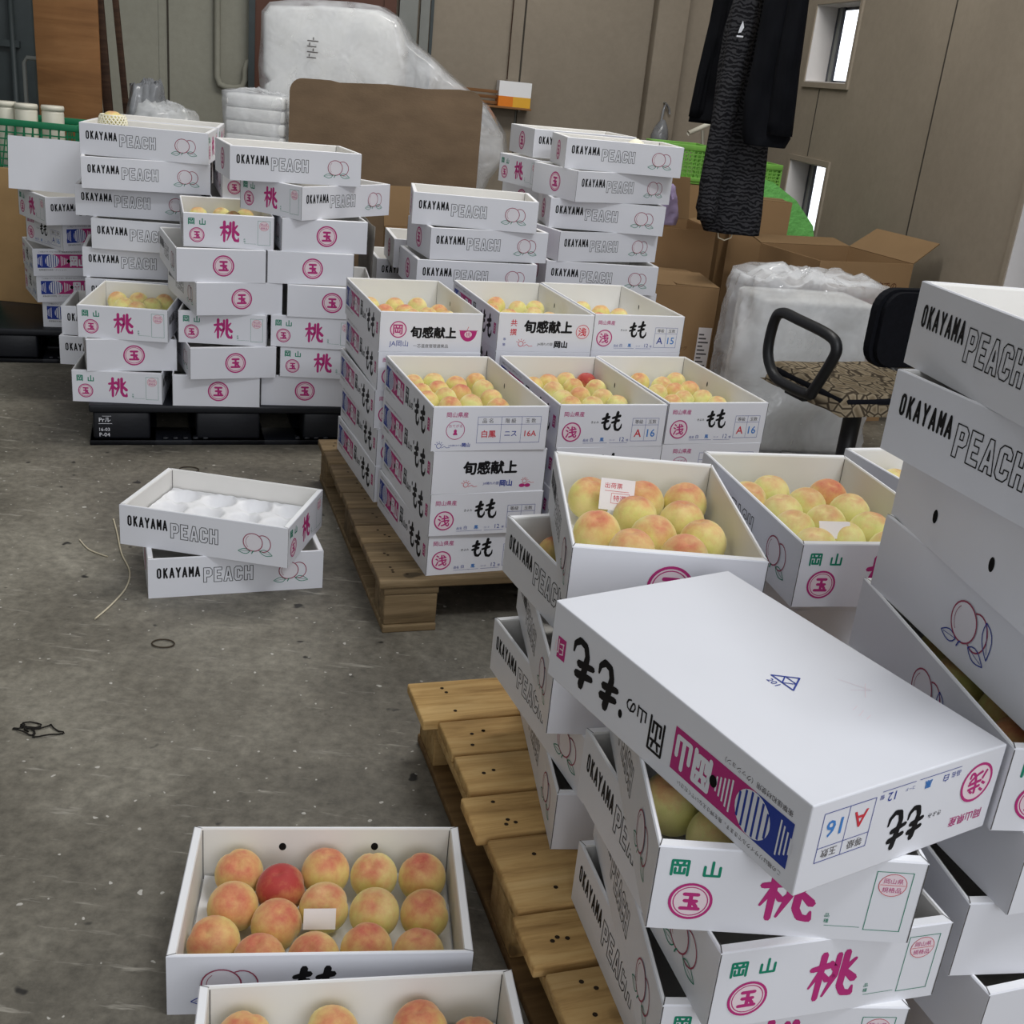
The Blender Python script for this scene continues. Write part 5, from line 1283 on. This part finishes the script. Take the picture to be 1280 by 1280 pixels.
for k in range(4): F.rect(0, k * .028, .05 + .01 * (k % 2), k * .028 + .006, 'grey'); F.rect(.01 + .02 * (k % 2), k * .028 + .008, .016 + .02 * (k % 2), k * .028 + .022, 'grey')
mb.build('printed_mark', fo)
f2 = thing('foam_bundle', 'low film-wrapped foam bundle at the pipe side of the dark board', 'packaging', (-1.62, 6.40, 0), .0)
for k in range(9):
    pass
mb = MB()
for k in range(16): mb.bbox((-.13 + .004 * noise.noise((k, 0, 0)), -.08, .003 + k * .068), (.19, .08, .069 + k * .068), 'foam', .012, 2)
mb.build('foam_sheets', f2)
mb = crumple(.35, .19, .45, 1.10, 12, 40, .012, 21, True); o = mb.build('plastic_film', f2, (.02, 0, 0)); o.scale = (1, 1, 1)

# ------------------------------------------------------------------ wall shelf and string
sh = thing('wall_shelf', 'small slatted wooden shelf on the back wall beside the steel post', 'shelf', tuple(room(1.16, CB, 1.10)), TH)
mb = MB()
for k in range(4): mb.bbox((-.22, -.16 + k * .04, 0), (.22, -.128 + k * .04, .014), 'ply', .002)
mb.build('shelf_board', sh)
for k in range(3):
    mb = MB(); mb.bbox((-.32, -.10, .02 + k * .035), (.02, -.085, .04 + k * .035), 'ply', .002); mb.build('batten', sh)
for x in (-.16, .14):
    mb = MB(); mb.tube([(x, -.004, -.16), (x, -.004, -.004), (x, -.15, -.004)], .006, 'steel', 6); mb.build('bracket', sh)
bxo = thing('storage_box', 'white box with an orange lower band on the wall shelf', 'box', tuple(room(1.25, CB - .085, 1.1145)), TH)
mb = MB(); mb.box((-.10, -.07, 0), (.0, .07, .065), 'orange'); mb.box((.0, -.07, 0), (.12, .07, .065), 'amber'); mb.box((-.10, -.07, .065), (.12, .07, .16), 'edge'); mb.build('box_body', bxo)
mb = MB(); mb.tube([tuple(room(1.215, CB - .03, 4.1)), tuple(room(1.215, CB - .03, 1.32)), tuple(room(1.215, CB - .035, 1.285))], .0045, 'darkwood', 6)
tag(mb.build('dark_string'), 'thin dark cord hanging down the back wall above the shelf', 'cord')

# ------------------------------------------------------------------ things at the far left
mb = MB(); mb.bbox((-.155, -.009, 0), (.155, .009, 2.3), 'ply', .002); o = mb.build('plywood_sheet', None, (-2.415, 5.93, 0), (radians(-1.5), radians(-1), .1)); tag(o, 'upright reddish-brown plywood sheet behind the green crates', 'board')
for k, (x, yy, w, tl, lab) in enumerate(((-2.195, 6.05, .045, -3.2, 'narrow dark plank standing against the edge of the plywood sheet'), (-2.095, 6.08, .028, -4.2, 'thin dark batten standing next to the narrow dark plank'))):
    mb = MB(); mb.bbox((-w / 2, -.012, 0), (w / 2, .012, 2.3), 'darkwood', .002); o = mb.build('dark_plank', None, (x - .03 + .0 * k, yy, .002), (0, radians(tl), .1)); tag(o, lab, 'plank')
CR_L = ['lowest green crate of the far stack, behind the tan board', 'middle green crate of the far stack, behind the tan board', 'topmost green crate of the far stack, carrying milky tubs']
for k in range(3): crate(CR_L[k], -2.47, 5.47, .12 + .268 * k, .1, .62, .42, .266, 'crateG', 'green crates', 16, 6)
mb = MB(); mb.bbox((-.33, -.23, 0), (.33, .23, .118), 'plastic_black', .01); o = mb.build('crate_dolly', None, (-2.47, 5.47, 0), (0, 0, .1)); tag(o, 'black dolly under the stack of green crates', 'dolly')
for k, (x, y_) in enumerate(((-2.50, 5.37), (-2.395, 5.35), (-2.29, 5.39))):
    t_ = thing('milky_tub', ['milky plastic tub on the top green crate, farthest from the plywood', 'milky plastic tub on the top green crate, between the other two', 'milky plastic tub on the top green crate, below the plywood'][k], 'tub', (x, y_, .12 + .268 * 2 + .0125), .3 * k, 'milky tubs on the green crate')
    mb = MB(); mb.lathe([(.0, 0), (.044, 0), (.047, .006), (.049, .10), (.049, .29), (.047, .30)], 'bottle', 20); mb.build('tub_body', t_)
    mb = MB(); mb.lathe([(.0, .3005), (.051, .3005), (.051, .316), (.048, .322), (.0, .322)], 'bottle', 20); mb.build('tub_lid', t_)
ht = thing('hand_truck', 'hand truck with a pale steel handle behind the green crates', 'trolley', (-2.665, 6.10, 0), .05)
mb = MB(); mb.tube([(-.06, 0, .05), (-.06, 0, 1.14), (-.045, 0, 1.165), (.2, 0, 1.165), (.215, 0, 1.14), (.215, 0, .05)], .011, 'steel', 8); mb.build('handle_frame', ht)
mb = MB(); mb.bbox((-.08, -.14, .02), (.235, .02, .03), 'steel', .003); mb.build('toe_plate', ht)
for x in (-.09, .245):
    mb = MB(); mb.lathe([(0, -.015), (.07, -.015), (.075, 0), (.07, .015), (0, .015)], 'chair_black', 18, Matrix.Translation((x, .05, .076)) @ Matrix.Rotation(pi / 2, 4, 'Y')); mb.build('wheel', ht)
mb = MB(); mb.bbox((-.14, -.008, .1455), (.14, .008, .735), 'tanboard', .002); o = mb.build('tan_board', None, (-2.285, 5.04, 0), (0, 0, .05)); tag(o, 'upright tan board standing beside the small far stack of cartons', 'board')
sk = thing('grey_sack', 'crumpled grey plastic sack standing behind the tall cartons by the pipe wall', 'sack', (-1.99, 5.80, 0), .2)
crumple(.32, .28, .002, 1.10, 20, 44, .03, 31, True, .55, 'sack').build('sack_film', sk)
mb = crumple(.34, .2, .88, 1.01, 6, 36, .03, 40, True, .3, 'film'); mb.build('loose_film', sk, (.10, -.12, 0))
# grey sheet leaning on the black pallet stack
gs = MB(); n = 14; vs = []; fs = []
for s_ in (-.003, .003):
    for j in range(n + 1):
        for i in range(7):
            x, z = -.16 + .32 * i / 6, .745 * j / n
            vs.append((x, s_ + .012 * noise.noise((x * 6, z * 6, 1)), z))
q = 7 * (n + 1)
for b_ in (0, q):
    for j in range(n):
        for i in range(6): k = b_ + j * 7 + i; fs.append((k, k + 1, k + 8, k + 7))
for j in range(n): fs += [(j * 7, j * 7 + 7, q + j * 7 + 7, q + j * 7), (j * 7 + 6, q + j * 7 + 6, q + j * 7 + 13, j * 7 + 13)]
for i in range(6): fs += [(i, q + i, q + i + 1, i + 1), (n * 7 + i, n * 7 + i + 1, q + n * 7 + i + 1, q + n * 7 + i)]
gs.add(vs, fs, 'greysheet', True); o = recalc(gs.build('grey_sheet', None, (-.675, 4.45, .001), (0, 0, 1.886))); tag(o, 'stained grey sheet standing behind the black pallet column beside the wooden pallet', 'sheet')

# ------------------------------------------------------------------ bits on the floor
def string(label, pts, rad=.0022):
    P_ = [Vector((x, y, rad + .0004)) for x, y in pts]; sm = []
    for i in range(len(P_) - 1):
        p0, p1, p2, p3 = P_[max(0, i - 1)], P_[i], P_[i + 1], P_[min(len(P_) - 1, i + 2)]
        for q in range(8):
            t = q / 8; sm.append(.5 * ((2 * p1) + (p2 - p0) * t + (2 * p0 - 5 * p1 + 4 * p2 - p3) * t * t + (3 * p1 - p0 - 3 * p2 + p3) * t ** 3))
    mb = MB(); mb.tube(sm + [P_[-1]], rad, 'string', 6); tag(mb.build('loose_string'), label, 'string')
string('long pale string curving on the floor beside the two empty cartons', [(-1.166, 3.026), (-1.12, 2.93), (-1.06, 2.80), (-1.0, 2.695), (-.975, 2.60), (-.975, 2.50), (-.985, 2.415)])
string('short pale string on the floor farther out than the long one', [(-1.20, 2.86), (-1.15, 2.802), (-1.086, 2.769)], .002)
for x, y, r, lab in ((-1.087, 3.5, .032, 'rubber band ring on the floor in front of the black pallet'), (-.79, 2.33, .026, 'rubber band ring on the bare floor before the empty cartons')):
    mb = MB(); mb.tube([(x + r * cos(a), y + r * .75 * sin(a), .003) for a in [i * pi / 12 for i in range(24)]], .0018, 'rubber', 6, closed=True); tag(mb.build('rubber_ring'), lab, 'rubber band')
mb = MB()
mb.tube([((.018 + .016 * sin(1.7 * a)) * cos(a) * 1.5 + .004 * a - .03, (.016 + .010 * cos(2.3 * a)) * sin(a), .002 + .0012 * (k % 3)) for k, a in [(k, k * .33) for k in range(50)]], .0016, 'dark', 5)
o = mb.build('thread_tangle', None, (-.925, 1.93, 0)); tag(o, 'dark tangled thread lying alone on the bare concrete floor', 'thread')
bpy.context.view_layer.update()
